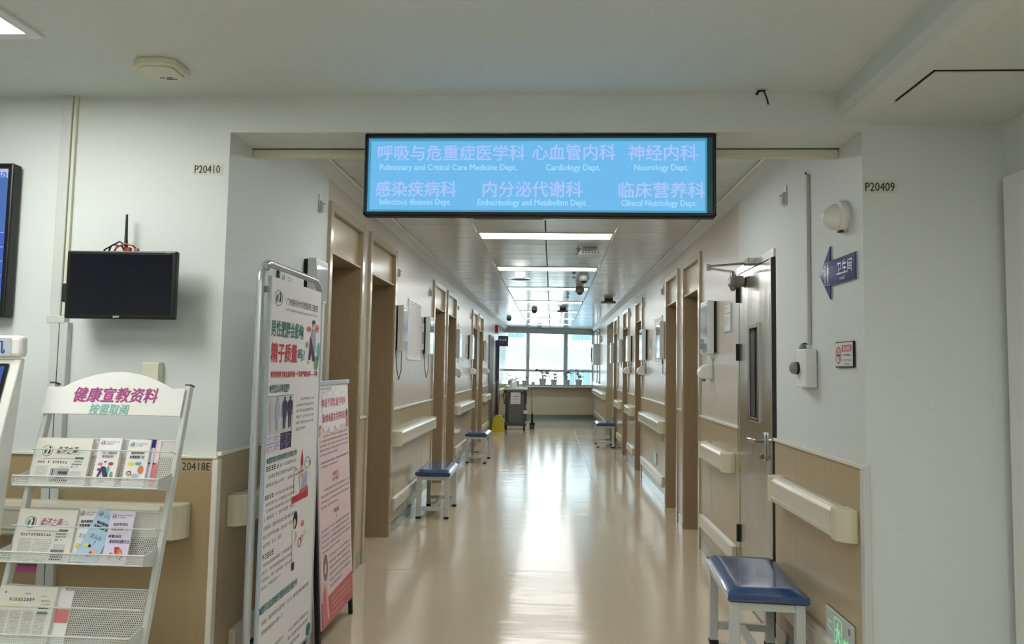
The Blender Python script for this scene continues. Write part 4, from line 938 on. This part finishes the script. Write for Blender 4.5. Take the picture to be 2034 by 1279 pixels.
wall_display('r', 12.45, 'white display unit after the fourth right door recess', .26)
wall_display('r', 14.1, 'farthest white display unit, at the edge of the brown side opening', .2)
# hanging sheets
def sheets(side, y, z, w, h, label, n=2):
    X, r = (XL, RL) if side == 'l' else (XR, RR)
    t = thing('wall_notice', label, 'notice', (X, y, z), r, 'printed sheets in white frames on the corridor walls')
    p = Print(t, -.006)
    for i in range(n):
        a = -w/2+i*w/n+.004; b = a+w/n-.008
        obj('sheet', MB().box(a, b, -.006, -.001, -h/2, h/2), PAPER, t); obj('sheet_clip', MB().box(a-.002, b+.002, -.010, 0, h/2-.008, h/2+.006, .001).box(a-.002, b+.002, -.010, 0, -h/2-.004, -h/2+.01, .001), TRIM, t)
        p.filler(a+.05, b-.05, h/2-.045, h/2-.028, 1, INKG, last=1); p.filler(a+.02, b-.02, -h/2+.03, h/2-.07, 24, mat('faint print', rgb(196, 196, 200), .6, noise=(20, .02)), fill=.4)
    p.done(); return t
sheets('l', 6.93, 1.785, .66, .57, 'pair of white framed sheets above the nearest left bench')
sheets('l', 10.55, 1.785, .66, .55, 'pair of white framed sheets between the fourth and fifth left door recess')
sheets('l', 14.65, 1.74, .5, .5, 'narrow framed sheet on the far left wall', 1)
sheets('r', 8.25, 1.78, .6, .54, 'pair of white framed sheets on the right wall past the second door recess')
sheets('r', 11.9-.9, 1.60, .12, .2, 'tiny framed sheet beside a display on the right wall', 1)
sheets('r', 12.8, 1.75, .5, .54, 'pair of framed sheets deep on the right wall', 2)
def name_plate(side, y, z, label, w=.12, h=.28):
    X, r = (XL, RL) if side == 'l' else (XR, RR)
    t = thing('door_plate', label, 'plaque', (X, y, z), r, 'small white and blue plates beside displays')
    obj('plate', MB().box(-w/2, w/2, -.008, 0, -h/2, h/2, .002), WHITE, t); obj('insert', MB().box(-w/2+.006, w/2-.006, -.011, -.008, -h/2+.06, h/2-.09), mat('blue grey insert', rgb(130, 152, 162), .3, noise=(6, .02)), t)
    p = Print(t, -.0085); p.filler(-w/2+.01, w/2-.01, h/2-.07, h/2-.03, 1, INKG); p.done(); return t
name_plate('l', 6.36, 1.75, 'blue banded plate between display and framed sheets, first left bay')
name_plate('l', 7.37, 1.75, 'blue banded plate before the second display of the first left bay')
name_plate('l', 11.2, 1.75, 'blue banded plate before the fifth left door recess')
name_plate('r', 8.85, 1.78, 'blue banded plate past the framed sheets on the right wall')
t = thing('wall_notice', 'two part clear notice holder left of the steel door hinges', 'notice', (XR, 5.0, 1.81), RR)
obj('holder', MB().box(-.09, .09, -.006, 0, .035, .09, .001).box(-.09, .09, -.006, 0, -.095, .03, .001), WHITE, t); obj('holder_rim', MB().box(.088, .094, -.01, 0, -.1, .095).box(-.09, .09, -.009, 0, -.1, -.09), ACRYL, t)
p = Print(t, -.006); p.filler(-.07, .05, .045, .08, 2, INKL); p.filler(-.07, .03, -.06, .01, 4, INKL); p.done()
# sanitiser dispensers
def dispenser(side, y, z, label):
    X, r = (XL, RL) if side == 'l' else (XR, RR)
    t = thing('hand_dispenser', label, 'dispenser', (X, y, z), r, 'white hand sanitiser dispensers on the corridor walls')
    pts = [(-.01, -.055), (-.085, -.055), (-.10, -.035), (-.105, .0), (-.09, .035), (-.05, .055), (-.0, .06), (0, -.055)]
    obj('dispenser_body', MB().prism(pts, -.055, .055, 'x', .01), WHITE, t)
    obj('nozzle', MB().lathe([(.012, -.075), (.018, -.05)], (0, -.06, 0), 10), GREYP, t); obj('back_plate', MB().box(-.05, .05, -.004, 0, -.07, .10, .002), METW, t)
    return t
dispenser('l', 9.92, 1.36, 'white dispenser beside the fourth left door recess')
dispenser('l', 11.8, 1.37, 'white dispenser beside the fifth left door recess')
dispenser('l', 14.3, 1.37, 'farthest white dispenser on the left wall')
dispenser('r', 5.52, 1.43, 'nearest white dispenser on the right wall, below a display')
dispenser('r', 9.45, 1.43, 'white dispenser beside the third right door recess')
dispenser('r', 11.2, 1.43, 'white dispenser beside the fourth right door recess')
# call lamps and small wall bits
def call_lamp(side, y, z, label):
    X, r = (XL, RL) if side == 'l' else (XR, RR)
    t = thing('call_lamp', label, 'lamp', (X, y, z), r, 'small corridor call lamps above the displays')
    obj('lamp_base', MB().box(-.022, .022, -.008, 0, -.055, .055, .003), WHITE, t); obj('lamp_lens', MB().prism([(-.008, -.05), (-.024, -.045), (-.03, -.03), (-.026, .01), (-.008, .02)], -.018, .018, 'x', .003), METW, t)
    obj('lamp_dot', MB().box(-.012, -.006, -.03, -.022, -.004, .002).box(.006, .012, -.03, -.022, -.004, .002), INK, t); return t
call_lamp('l', 4.0, 2.37, 'small call lamp left of the nearest left door frame')
call_lamp('l', 6.12, 2.27, 'small call lamp right of the second left door frame')
call_lamp('l', 7.78, 2.27, 'small call lamp before the third left door frame')
call_lamp('l', 10.05, 2.30, 'small call lamp after the fourth left door frame')
call_lamp('l', 11.8, 2.30, 'small call lamp before the fifth left door frame')
call_lamp('r', 3.77, 2.37, 'small call lamp over the near right wall beside the trunking')
call_lamp('r', 7.9, 2.33, 'small call lamp after the second right door frame')
call_lamp('r', 9.52, 2.33, 'small call lamp before the third right door frame')
call_lamp('r', 11.2, 2.33, 'small call lamp before the fourth right door frame')
t = thing('fire_alarm', 'dark red alarm box high on the far left wall', 'alarm', (XL, 16.95, 2.38), RL)
obj('alarm_body', MB().box(-.09, .05, -.07, 0, -.09, .08, .006), REDP, t); obj('alarm_light', MB().box(.05, .09, -.08, 0, -.12, .07, .008), WHITE, t)

# ------------------------------------------------------------------ right wall near objects
t = thing('cable_trunking', 'slim white vertical trunking on the right wall above the sensor box', 'trunking', (XR, 3.43, 1.57), RR)
obj('duct', MB().box(-.018, .010, -.018, 0, -.0, .82, .003), METW, t); obj('top_wire', MB().tube([(-.018, -.012, .835), (.0, -.008, .812)], .004), NAVY, t)
obj('wire', MB().tube([(.0, -.02, -.0), (-.015, -.022, .004), (-.045, -.024, .002), (-.05, -.024, -.02)], .004), BLACKM, t)
t = thing('sensor_box', 'white wall box with a round black knob under the right trunking', 'sensor box', (XR, 3.43, 1.46), RR)
obj('box_body', MB().box(-.055, .085, -.055, -.002, -.095, .085, .006), WHITE, t)
obj('clear_cover', MB().box(-.135, -.055, -.03, -.001, -.085, .085, .004), METW, t)
obj('knob', MB().lathe([(.028, -.055), (.03, -.068), (.026, -.085), (.012, -.094)], (-.02, 0, -.005), 18, 'y'), GREYP, t)
obj('knob_ring', MB().lathe([(.029, -.05), (.031, -.06), (.03, -.068)], (-.02, 0, -.005), 18, 'y'), BLACK, t)
obj('gland', MB().lathe([(.018, .083), (.016, .10), (.008, .112)], (-.03, -.028, 0), 12), GREYP, t)
obj('sticker', MB().box(-.125, -.10, -.0315, -.03, .045, .07), LBLUE, t)
t = thing('round_wall_lamp', 'round white dome unit high on the right wall near the pier', 'wall lamp', (XR, 3.03, 2.095), RR)
obj('dome', MB().lathe([(.056, -.035), (.053, -.05), (.040, -.072), (.020, -.088), (.006, -.092)], n=24, axis='y'), WHITE, t)
obj('base_ring', MB().lathe([(.066, 0), (.07, -.012), (.068, -.032), (.058, -.037)], n=28, axis='y'), WHITE, t)
obj('label_mark', MB().box(.012, .034, -.034, -.016, -.0705, -.062), INK, t)
# toilet arrow sign
ya, yb = 3.285, 2.905     # tip, tail
t = thing('arrow_sign', 'navy arrow shaped toilet sign pointing left on the right wall', 'sign', (XR, (ya+yb)/2, 1.875), RR)
def LX(y): return -(y-(ya+yb)/2)
tip = (LX(ya), 0); hx_ = LX(3.165)
pts = [tip, (hx_, .118), (hx_, .052), (LX(yb), .052), (LX(yb), -.058), (hx_, -.058), (hx_, -.118)]
obj('arrow_plate', MB().prism(pts, -.010, -.004, 'y', .0008), SIGNB, t); obj('arrow_edge', MB().prism([(a*1.012, b*1.03) for a, b in pts], -.0045, -.001, 'y'), ACRYL, t)
p = Print(t, -.010); p.text('卫生间', LX(3.01), .006, .056, SIGNW, w=.155, bold=.02)
cx_ = LX(3.205)
p.line([(cx_-.028, .048), (cx_+.034, .048)], .002, SIGNW); p.line([(cx_-.028, -.05), (cx_+.034, -.05)], .002, SIGNW)
for dx, fem in ((-.014, 1), (.018, 0)):
    p.ell(cx_+dx, .034, .0065, .0065, SIGNW)
    if fem: p.poly([(cx_+dx-.005, .026), (cx_+dx+.005, .026), (cx_+dx+.011, -.01), (cx_+dx+.005, -.01), (cx_+dx+.004, -.042), (cx_+dx-.004, -.042), (cx_+dx-.005, -.01), (cx_+dx-.011, -.01)], SIGNW)
    else: p.poly([(cx_+dx-.010, .026), (cx_+dx+.010, .026), (cx_+dx+.010, -.006), (cx_+dx+.006, -.008), (cx_+dx+.005, -.042), (cx_+dx-.005, -.042), (cx_+dx-.006, -.008), (cx_+dx-.010, -.006)], SIGNW)
p.text('TOILET', LX(3.03), -.040, .012, SIGNW, w=.06); p.done()
# no smoking sign
t = thing('no_smoking_sign', 'small framed no smoking sign on the right wall below the arrow', 'sign', (XR, 3.027, 1.512), RR)
obj('sign_frame', MB().prism([(-.092, -.055), (.087, -.055), (.092, -.05), (.092, .05), (.087, .055), (-.087, .055), (-.092, .05)], -.009, -.001, 'y', .001), BLACK, t)
p = Print(t, -.0095)
p.rect(-.087, .087, -.049, .050, mat('sign pale', rgb(205, 208, 208), .4, noise=(9, .01)), 1); p.rect(-.02, .078, .012, .040, SALM, 2); p.text('禁止吸烟', .03, .026, .018, PAPER, w=.07, lay=3)
p.text('No Smoking', .032, -.002, .011, INK, w=.06, lay=3); p.filler(-.01, .075, -.03, -.018, 1, INKG, 3, last=1); p.filler(.01, .06, -.045, -.034, 1, INKG, 3, last=1)
p.ring(-.053, -.002, .028, .0045, RED, 3, rz=.036); p.line([(-.068, .022), (-.038, -.026)], .005, RED, 4); p.rect(-.072, -.036, -.006, .0, INK, 2); p.line([(-.045, .004), (-.04, .014), (-.046, .022)], .003, INKG, 2); p.done()
# exit sign low on right wall
def exit_sign(y, z, label, w=.28, h=.15):
    t = thing('exit_sign', label, 'exit sign', (XR, y, z), RR)
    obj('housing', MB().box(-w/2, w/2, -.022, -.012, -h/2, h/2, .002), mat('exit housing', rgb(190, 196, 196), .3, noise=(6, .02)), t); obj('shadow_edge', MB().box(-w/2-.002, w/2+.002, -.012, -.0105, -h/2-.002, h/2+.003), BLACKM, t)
    p = Print(t, -.022); p.line([(-.045, -h/2+.02), (-.045, h/2-.02), (.03, h/2-.02), (.03, -h/2+.02)], .005, GRN, 1)
    p.ell(-.012, .03, .009, .009, GRN, 1); p.poly([(-.035, .008), (-.012, .02), (.004, .012), (.02, .0), (.014, -.006), (.002, .0), (.0, -.012), (.018, -.03), (.012, -.05), (.004, -.048), (.006, -.032), (-.012, -.018), (-.022, -.045), (-.038, -.05), (-.04, -.042), (-.028, -.036), (-.02, -.01), (-.02, .004), (-.032, -.002)], GRN, 2)
    p.poly([(.045, -.03), (.085, -.03), (.085, -.045), (.112, -.018), (.085, .008), (.085, -.008), (.045, -.008)], GRN, 1)
    p.line([(-.12, .02), (-.07, .02)], .004, GRN, 1); p.line([(-.12, .0), (-.10, -.01), (-.07, -.012)], .004, GRN, 1); p.rect(.095, .115, .03, .055, INKG, 1); p.ell(.128, -h/2+.02, .004, .004, INK, 1); p.done(); return t
exit_sign(3.085, .352, 'low green exit sign plate beside the near right bench')
exit_sign(8.35, .42, 'small low exit sign on the right wall past the second door recess', .2, .14)

# ------------------------------------------------------------------ benches
def bench(label, loc, rz, L=.64, Wd=.345):
    t = thing('bench', label, 'bench', loc, rz, 'blue topped waiting benches')
    H = .405
    # cushion
    b = bmesh.new(); bmesh.ops.create_grid(b, x_segments=10, y_segments=16, size=.5)
    for v in b.verts:
        x, y = v.co.x, v.co.y
        e = min(1, (0.5-abs(x))/.12)*1.0; f = min(1, (.5-abs(y))/.07)
        z = .030+.020*(math.sin(PI/2*max(0, min(1, e)))*math.sin(PI/2*max(0, min(1, f))))
        z -= .0025*math.exp(-((y-.27)/.02)**2)*(1-abs(x)*1.2)+.002*math.exp(-((y-.34)/.02)**2)
        v.co = (x*Wd, y*L, H+z)
    r = bmesh.ops.extrude_edge_only(b, edges=[e for e in b.edges if e.is_boundary])
    nv = [g for g in r['geom'] if isinstance(g, bmesh.types.BMVert)]
    for v in nv: v.co.z = H+.008; v.co.x *= 1.015; v.co.y *= 1.008
    r = bmesh.ops.extrude_edge_only(b, edges=[e for e in b.edges if e.is_boundary])
    nv = [g for g in r['geom'] if isinstance(g, bmesh.types.BMVert)]
    for v in nv: v.co.z = H; v.co.x *= .98; v.co.y *= .99
    bmesh.ops.contextual_create(b, geom=[e for e in b.edges if e.is_boundary])
    obj('cushion', MB().bm(b, True), BLUEV, t)
    obj('seat_board', MB().box(-Wd/2+.01, Wd/2-.01, -L/2+.01, L/2-.01, H-.006, H+.002), BLACKM, t)
    lw = .042
    for sx_ in (-1, 1):
        for sy_ in (-1, 1):
            x = sx_*(Wd/2-.012-lw/2); y = sy_*(L/2-.02-lw/2)
            lg = obj('leg', MB().box(x-lw/2, x+lw/2, y-lw/2, y+lw/2, .015, H-.005, .003), METW, t)
            obj('rubber_foot', MB().box(x-lw/2-.002, x+lw/2+.002, y-lw/2-.002, y+lw/2+.002, 0, .022, .002), BLACKM, lg)
    a = Wd/2-.012-lw; c = L/2-.02-lw
    for s_ in (-1, 1):
        yy = s_*(L/2-.02-lw/2); xx = s_*(Wd/2-.012-lw/2)
        obj('apron', MB().box(-a, a, yy-.016, yy+.016, H-.045, H-.006, .002), METW, t)
        obj('apron', MB().box(xx-.016, xx+.016, -c, c, H-.045, H-.006, .002), METW, t)
        obj('stretcher', MB().box(-a, a, yy-.016, yy+.016, .075, .11, .002), METW, t)
    obj('stretcher', MB().box(-.018, .018, -c-.02, c+.02, .078, .108, .002), METW, t)
    return t
b0 = bench('blue topped bench nearest the viewer, right wall', (1.0, 3.60, 0), math.radians(-3.5), .645, .352)
bench('nearest blue topped bench along the left wall', (-1.115, 7.03, 0), math.radians(1), .70, .33)
bench('second blue topped bench along the left wall, farther away', (-1.115, 10.96, 0), math.radians(-1), .70, .33)
bench('far blue topped bench by the right wall', (1.01, 13.5, 0), 0, .68, .345)

# ------------------------------------------------------------------ ceiling devices
def dome_camera(loc, label):
    t = thing('dome_camera', label, 'camera', loc)
    obj('bracket', MB().lathe([(.052, 0), (.052, -.012)], n=20), WHITE, t)
    obj('housing', MB().lathe([(.048, -.010), (.060, -.03), (.066, -.055), (.064, -.075), (.050, -.098), (.044, -.102)], n=24), mat('camera housing', rgb(138, 140, 138), .35, noise=(6, .03)), t)
    obj('lens_dome', MB().lathe([(.040, -.098), (.038, -.112), (.026, -.126), (.006, -.132)], n=20), BLACK, t)
    return t
dome_camera((.385, 8.75, ZC), 'nearer dome camera on the corridor ceiling, beside the second strip light')
dome_camera((.385, 10.1, ZC), 'farther dome camera on the corridor ceiling, over the third strip light')
def access_point(loc, label, s=1., dark=False):
    t = thing('ceiling_access_point', label, 'access point', loc)
    obj('mount', MB().box(-.07*s, .07*s, -.03, .03, -.045, 0, .004), DGREY if dark else WHITE, t)
    obj('vented_body', MB().prism([(-.11*s, -.09), (.11*s, -.09), (.13*s, .09), (-.13*s, .09)], -.075, -.045, 'z', .008), GREYP if dark else WHITE, t)
    m = MB()
    for k in range(6): m.box((-.08+.03*k)*s, (-.062+.03*k)*s, -.094, -.085, -.066, -.056)
    obj('vent_slot', m, INK, t); return t
access_point((.36, 6.95, ZC), 'white vented unit on the corridor ceiling behind the first strip light')
access_point((.94, 11.9, ZC), 'grey vented unit under the right ceiling bay', 1., True)
access_point((.20, 13.9, ZC), 'far grey vented unit near the ceiling centre', .9, True)
t = thing('ceiling_speaker', 'white round unit on a stem below the left centre ceiling panels', 'ceiling unit', (-.40, 8.6, ZC))
obj('stem', MB().box(-.065, .065, -.05, .05, -.085, 0, .006), GREYP, t); obj('disc', MB().lathe([(.04, -.085), (.115, -.098), (.12, -.108), (.06, -.115)], n=24), GREYP, t)
for (x, y, lb) in ((-.365, 14.1, 'small dark topped detector left of the ceiling centre line'), (-1.02, 16.5, 'small detector over the far left ceiling bay'), (-.355, 19.2, 'small detector near the end window')):
    t = thing('heat_detector', lb, 'detector', (x, y, ZC)); obj('detector_base', MB().lathe([(.06, 0), (.06, -.03)], n=18), METW, t); obj('detector_head', MB().lathe([(.055, -.03), (.055, -.06), (.03, -.085), (.01, -.09)], n=18), DGREY, t)
for i, (x, y) in enumerate(((.247, 7.0), (.26, 8.75), (.242, 11.2), (.19, 12.5), (.19, 15.0), (.19, 17.2))):
    t = thing('sprinkler', ['nearest', 'second', 'third', 'fourth', 'fifth', 'farthest'][i]+' small sprinkler head hanging from the corridor ceiling', 'sprinkler', (x, y, ZC), group='sprinklers along the corridor ceiling')
    obj('pipe', MB().lathe([(.022, 0), (.022, -.006), (.006, -.01), (.006, -.05)], n=10), STEELD, t); obj('deflector', MB().lathe([(.03, -.05), (.03, -.055), (.008, -.058), (.008, -.075)], n=10).box(-.004, .004, -.014, .014, -.07, -.05), DGREY, t)
t = thing('air_vent', 'grey slotted vent in the corridor ceiling just behind the sign', 'vent', (-.365, 5.48, ZC))
obj('vent_frame', MB().box(-.30, .30, -.15, .15, -.004, .0, .002), TRIM, t)
m = MB()
for k in range(9): m.box(-.28, .28, -.125+.028*k, -.125+.028*k+.016, -.008, -.004)
obj('louvre', m, GREYP, t)

# ------------------------------------------------------------------ far end objects
t = thing('hanging_sign', 'small navy sign sticking out from the far left wall', 'sign', (XL, 17.0, 1.96))
obj('sign_plate', MB().box(.07, .31, -.02, .02, 0, .25, .004), NAVY, t); obj('sign_arm', MB().box(0, .08, -.01, .01, .10, .13), NAVY, t)
p = Print(t, -.02); p.filler(.10, .28, .12, .19, 1, SIGNW, last=1, fill=.8); p.filler(.10, .28, .07, .09, 1, SIGNW, last=1); p.done()
t = thing('electrical_box', 'grey wall cabinet near the far right corner by the window', 'cabinet', (XR, 18.6, 1.82), RR)
obj('cabinet_body', MB().box(-.30, .30, -.16, 0, -.26, .28, .006), METW, t); obj('cabinet_door', MB().box(-.29, .29, -.165, -.16, -.25, .27, .003), METW, t)
obj('cable', MB().tube([(-.2, -.17, -.2), (-.2, -.19, 0), (-.2, -.18, .2)], .015), DGREY, t)
t = thing('wall_speaker', 'small white round unit high on the far right wall', 'speaker', (XR, 17.7, 2.2), RR)
obj('body', MB().lathe([(.08, 0), (.085, -.03), (.06, -.06)], n=18, axis='y'), METW, t); obj('cone', MB().lathe([(.05, -.06), (.03, -.064)], n=14, axis='y'), GREYP, t)
# cleaning cart
c = thing('cleaning_cart', 'grey cleaning cart with a canvas bag near the end window', 'cart', (-.82, 16.75, 0))
obj('top_tray', MB().box(-.29, .25, -.25, .25, .925, .975, .008), WHITE, c); obj('tray_rim', MB().box(-.30, .26, -.26, .26, .905, .93, .004), DGREY, c)
m = MB()
for x, y in ((-.24, -.22), (.2, -.22), (-.24, .22), (.2, .22)): m.tube([(x, y, .16), (x-.01, y, .91)], .013)
obj('frame_post', m, DGREY, c)
obj('push_handle', MB().tube([(-.27, -.26, .90), (-.29, -.29, .82), (-.27, -.29, .62), (-.22, -.25, .60)], .012), BLACKM, c)
obj('push_handle', MB().tube([(.22, -.26, .90), (.24, -.29, .82), (.23, -.29, .60), (.2, -.25, .56)], .012), BLACKM, c)
bg_ = MB(); n = 20
rings = [(.15, .19, .2), (.3, .2, .2), (.6, .205, .2), (.88, .17, .18)]
vs = []
for z, rx, ry in rings:
    for k in range(n):
        a = 2*PI*k/n; w_ = 1+.04*math.sin(6*a+z*5); vs.append((-.02+rx*w_*max(-1, min(1, 1.25*math.cos(a))), ry*max(-1, min(1, 1.25*math.sin(a))), z))
fs = [(i*n+k, i*n+(k+1) % n, (i+1)*n+(k+1) % n, (i+1)*n+k) for i in range(len(rings)-1) for k in range(n)]+[tuple(range(n))[::-1], tuple(range(3*n, 4*n))]
obj('canvas_bag', bg_.add(vs, fs, True), BAGM, c)
nt = obj('notice_sheet', MB().box(-.13, .10, -.224, -.221, .60, .88), PAPER, c)
p = Print(nt, -.225); p.ell(-.05, .78, .014, .012, INK); p.ell(.0, .775, .016, .014, INK); p.ell(.05, .785, .014, .012, INK); p.filler(-.09, .07, .68, .73, 2, INKG); p.filler(-.09, .07, .625, .645, 1, INK, last=1); p.done()
obj('base_platform', MB().box(-.31, .24, -.28, .28, .10, .16, .01), DGREY, c)
m = [(-.25, -.22), (.19, -.22), (-.25, .22), (.19, .22)]
for x, y in m: w_ = obj('caster', MB().lathe([(.02, -.018), (.05, -.014), (.05, .014), (.02, .018)], (0, y, .05), 16, 'x'), BLACKM, c); w_.location = (x, 0, 0)
for x, y in m: obj('caster_fork', MB().box(x-.025, x+.025, y-.02, y+.02, .075, .105), STEELD, c)
t = thing('mop', 'mop with a black clamp standing at the right side of the cleaning cart', 'mop', (-.45, 16.85, 0))
obj('mop_handle', MB().tube([(.0, 0, .12), (-.02, 0, 1.0)], .012), GREYP, t); obj('mop_clamp', MB().tube([(.0, -.01, .38), (.0, -.01, .14)], [.018, .03]).box(-.06, .07, -.03, .03, .10, .15, .006), BLACKM, t); obj('mop_pad', MB().box(-.06, .06, -.05, .05, .0, .10, .012), DGREY, t)
t = thing('spray_bottle', 'clear bottle with white label hooked on the cart side', 'bottle', (-.60, 16.40, .27))
obj('bottle_body', MB().lathe([(.04, 0), (.045, .01), (.045, .20), (.02, .26), (.015, .28)], n=16), mat('dark liquid bottle', rgb(70, 80, 92), .3, noise=(6, .05)), t); obj('bottle_label', MB().lathe([(.0462, .12), (.0462, .2)], n=16), PAPER, t); obj('cap', MB().lathe([(.022, .28), (.022, .33)], n=10), BRWOOD, t); obj('holder', MB().box(-.05, .05, -.05, .05, -.03, .0, .004), DGREY, t)
# bottles on the cart
for i, (x, y, lb) in enumerate(((-1.03, 16.7, 'rounded white tub on the left end of the cart tray'), (-.93, 16.6, 'white spray bottle on the cart tray, left one'), (-.86, 16.7, 'white spray bottle on the cart tray, right one'))):
    t = thing('cleaning_bottle', lb, 'bottle', (x, y, .975))
    if i == 0: obj('tub', MB().lathe([(.06, 0), (.08, .02), (.07, .05), (.03, .07), (.006, .075)], n=18), WHITE, t); obj('tub_base', MB().lathe([(.062, 0), (.062, .006)], n=18), METW, t)
    else: obj('bottle_body', MB().lathe([(.045, 0), (.047, .01), (.045, .10), (.02, .15), (.014, .17)], n=16), WHITE, t); obj('trigger_head', MB().box(-.07, .02, -.012, .012, .17, .20, .005).tube([(-.03, 0, .17), (-.045, 0, .13)], .006), METW, t)
# dustpan and broom
t = thing('dustpan', 'yellow upright dustpan on the floor left of the cleaning cart', 'dustpan', (-1.2, 16.05, 0))
obj('pan', MB().prism([(-.15, .0), (.15, .0), (.125, .28), (.06, .36), (-.05, .37), (-.12, .28)], -.02, .10, 'y', .01), YELP, t); obj('pan_lip', MB().box(-.15, .15, -.10, -.02, 0, .02, .006), YELP, t)
obj('pan_handle', MB().tube([(.0, .05, .36), (.02, .10, .95)], .011), BRWOOD, t)
t = thing('broom', 'wooden handled broom leaning beside the yellow dustpan', 'broom', (-1.28, 16.22, 0))
obj('broom_stick', MB().tube([(.07, .05, .30), (.03, .0, 1.15)], .011), BRWOOD, t); obj('bristles', MB().prism([(-.03, 0), (.16, 0), (.12, .3), (.03, .3)], .02, .08, 'y', .006), mat('pale bristles', rgb(196, 192, 150), .9, noise=(60, .1)), t)
# plants on the sill
def plant(lx, label, s=1., leaves=14, kind=0):
    s *= 1.3
    c_, s_ = math.cos(ang), math.sin(ang); ly = -.155
    t = thing('potted_plant', label, 'plant', (EC[0]+lx*c_-ly*s_, EC[1]+lx*s_+ly*c_, .935), group='potted plants on the window sill')
    obj('pot', MB().lathe([(.05*s, 0), (.055*s, .005), (.068*s, .125*s), (.074*s, .127*s), (.074*s, .145*s), (.064*s, .145*s)], n=18), POT, t)
    obj('soil', MB().lathe([(.063*s, .128*s), (.063*s, .134*s)], n=18), SOIL, t)
    m = MB(); st = MB()
    for k in range(leaves):
        a = random.uniform(0, 2*PI); r = random.uniform(.03, .085)*s; hh = (.14+random.uniform(.06, .22))*s
        tipp = Vector((r*math.cos(a), r*math.sin(a)*.7, hh)); st.tube([(0, 0, .13*s), (tipp.x*.5, tipp.y*.5, hh*.8), tipp], .0035*s, 4)
        d = Vector((math.cos(a), math.sin(a), random.uniform(-.6, .3))).normalized(); u = d.cross(Vector((0, 0, 1))).normalized(); L = random.uniform(.08, .125)*s; w_ = L*.36
        nn = u.cross(d)*.006; w_ *= 1.2
        q = [tipp, tipp+d*L*.4+u*w_+nn, tipp+d*L, tipp+d*L*.4-u*w_+nn, tipp+d*L*.45-nn*2]
        nv = Vector((-s_, c_, 0)); q = [v-nv*max(0, v.dot(nv)-.14) for v in q]
        m.add(q, [(0, 1, 4), (1, 2, 4), (2, 3, 4), (3, 0, 4)])
    obj('foliage', m, LEAF if kind == 0 else LEAF2, t, flat=True, kind='stuff'); obj('stem', st, LEAF, t); return t
plant(-1.20, 'pale flowered potted plant at the far left of the window sill', .8, 8, 1)
plant(-.99, 'small potted plant behind the left end of the cart', .7, 6, 1)
plant(-.78, 'small potted plant left of the left window mullion', .8, 5, 1)
plant(-.52, 'tiny potted plant right of the left window mullion', .6, 5, 1)
plant(-.24, 'bushy potted plant, the fullest on the sill', 1.15, 22, 0)
plant(.10, 'medium potted plant in the centre of the sill', 1.0, 10, 0)
plant(.49, 'potted plant in front of the right window mullion', 1.0, 10, 0)
plant(.86, 'potted plant at the right of the sill below the blue window', 1.05, 13, 0)
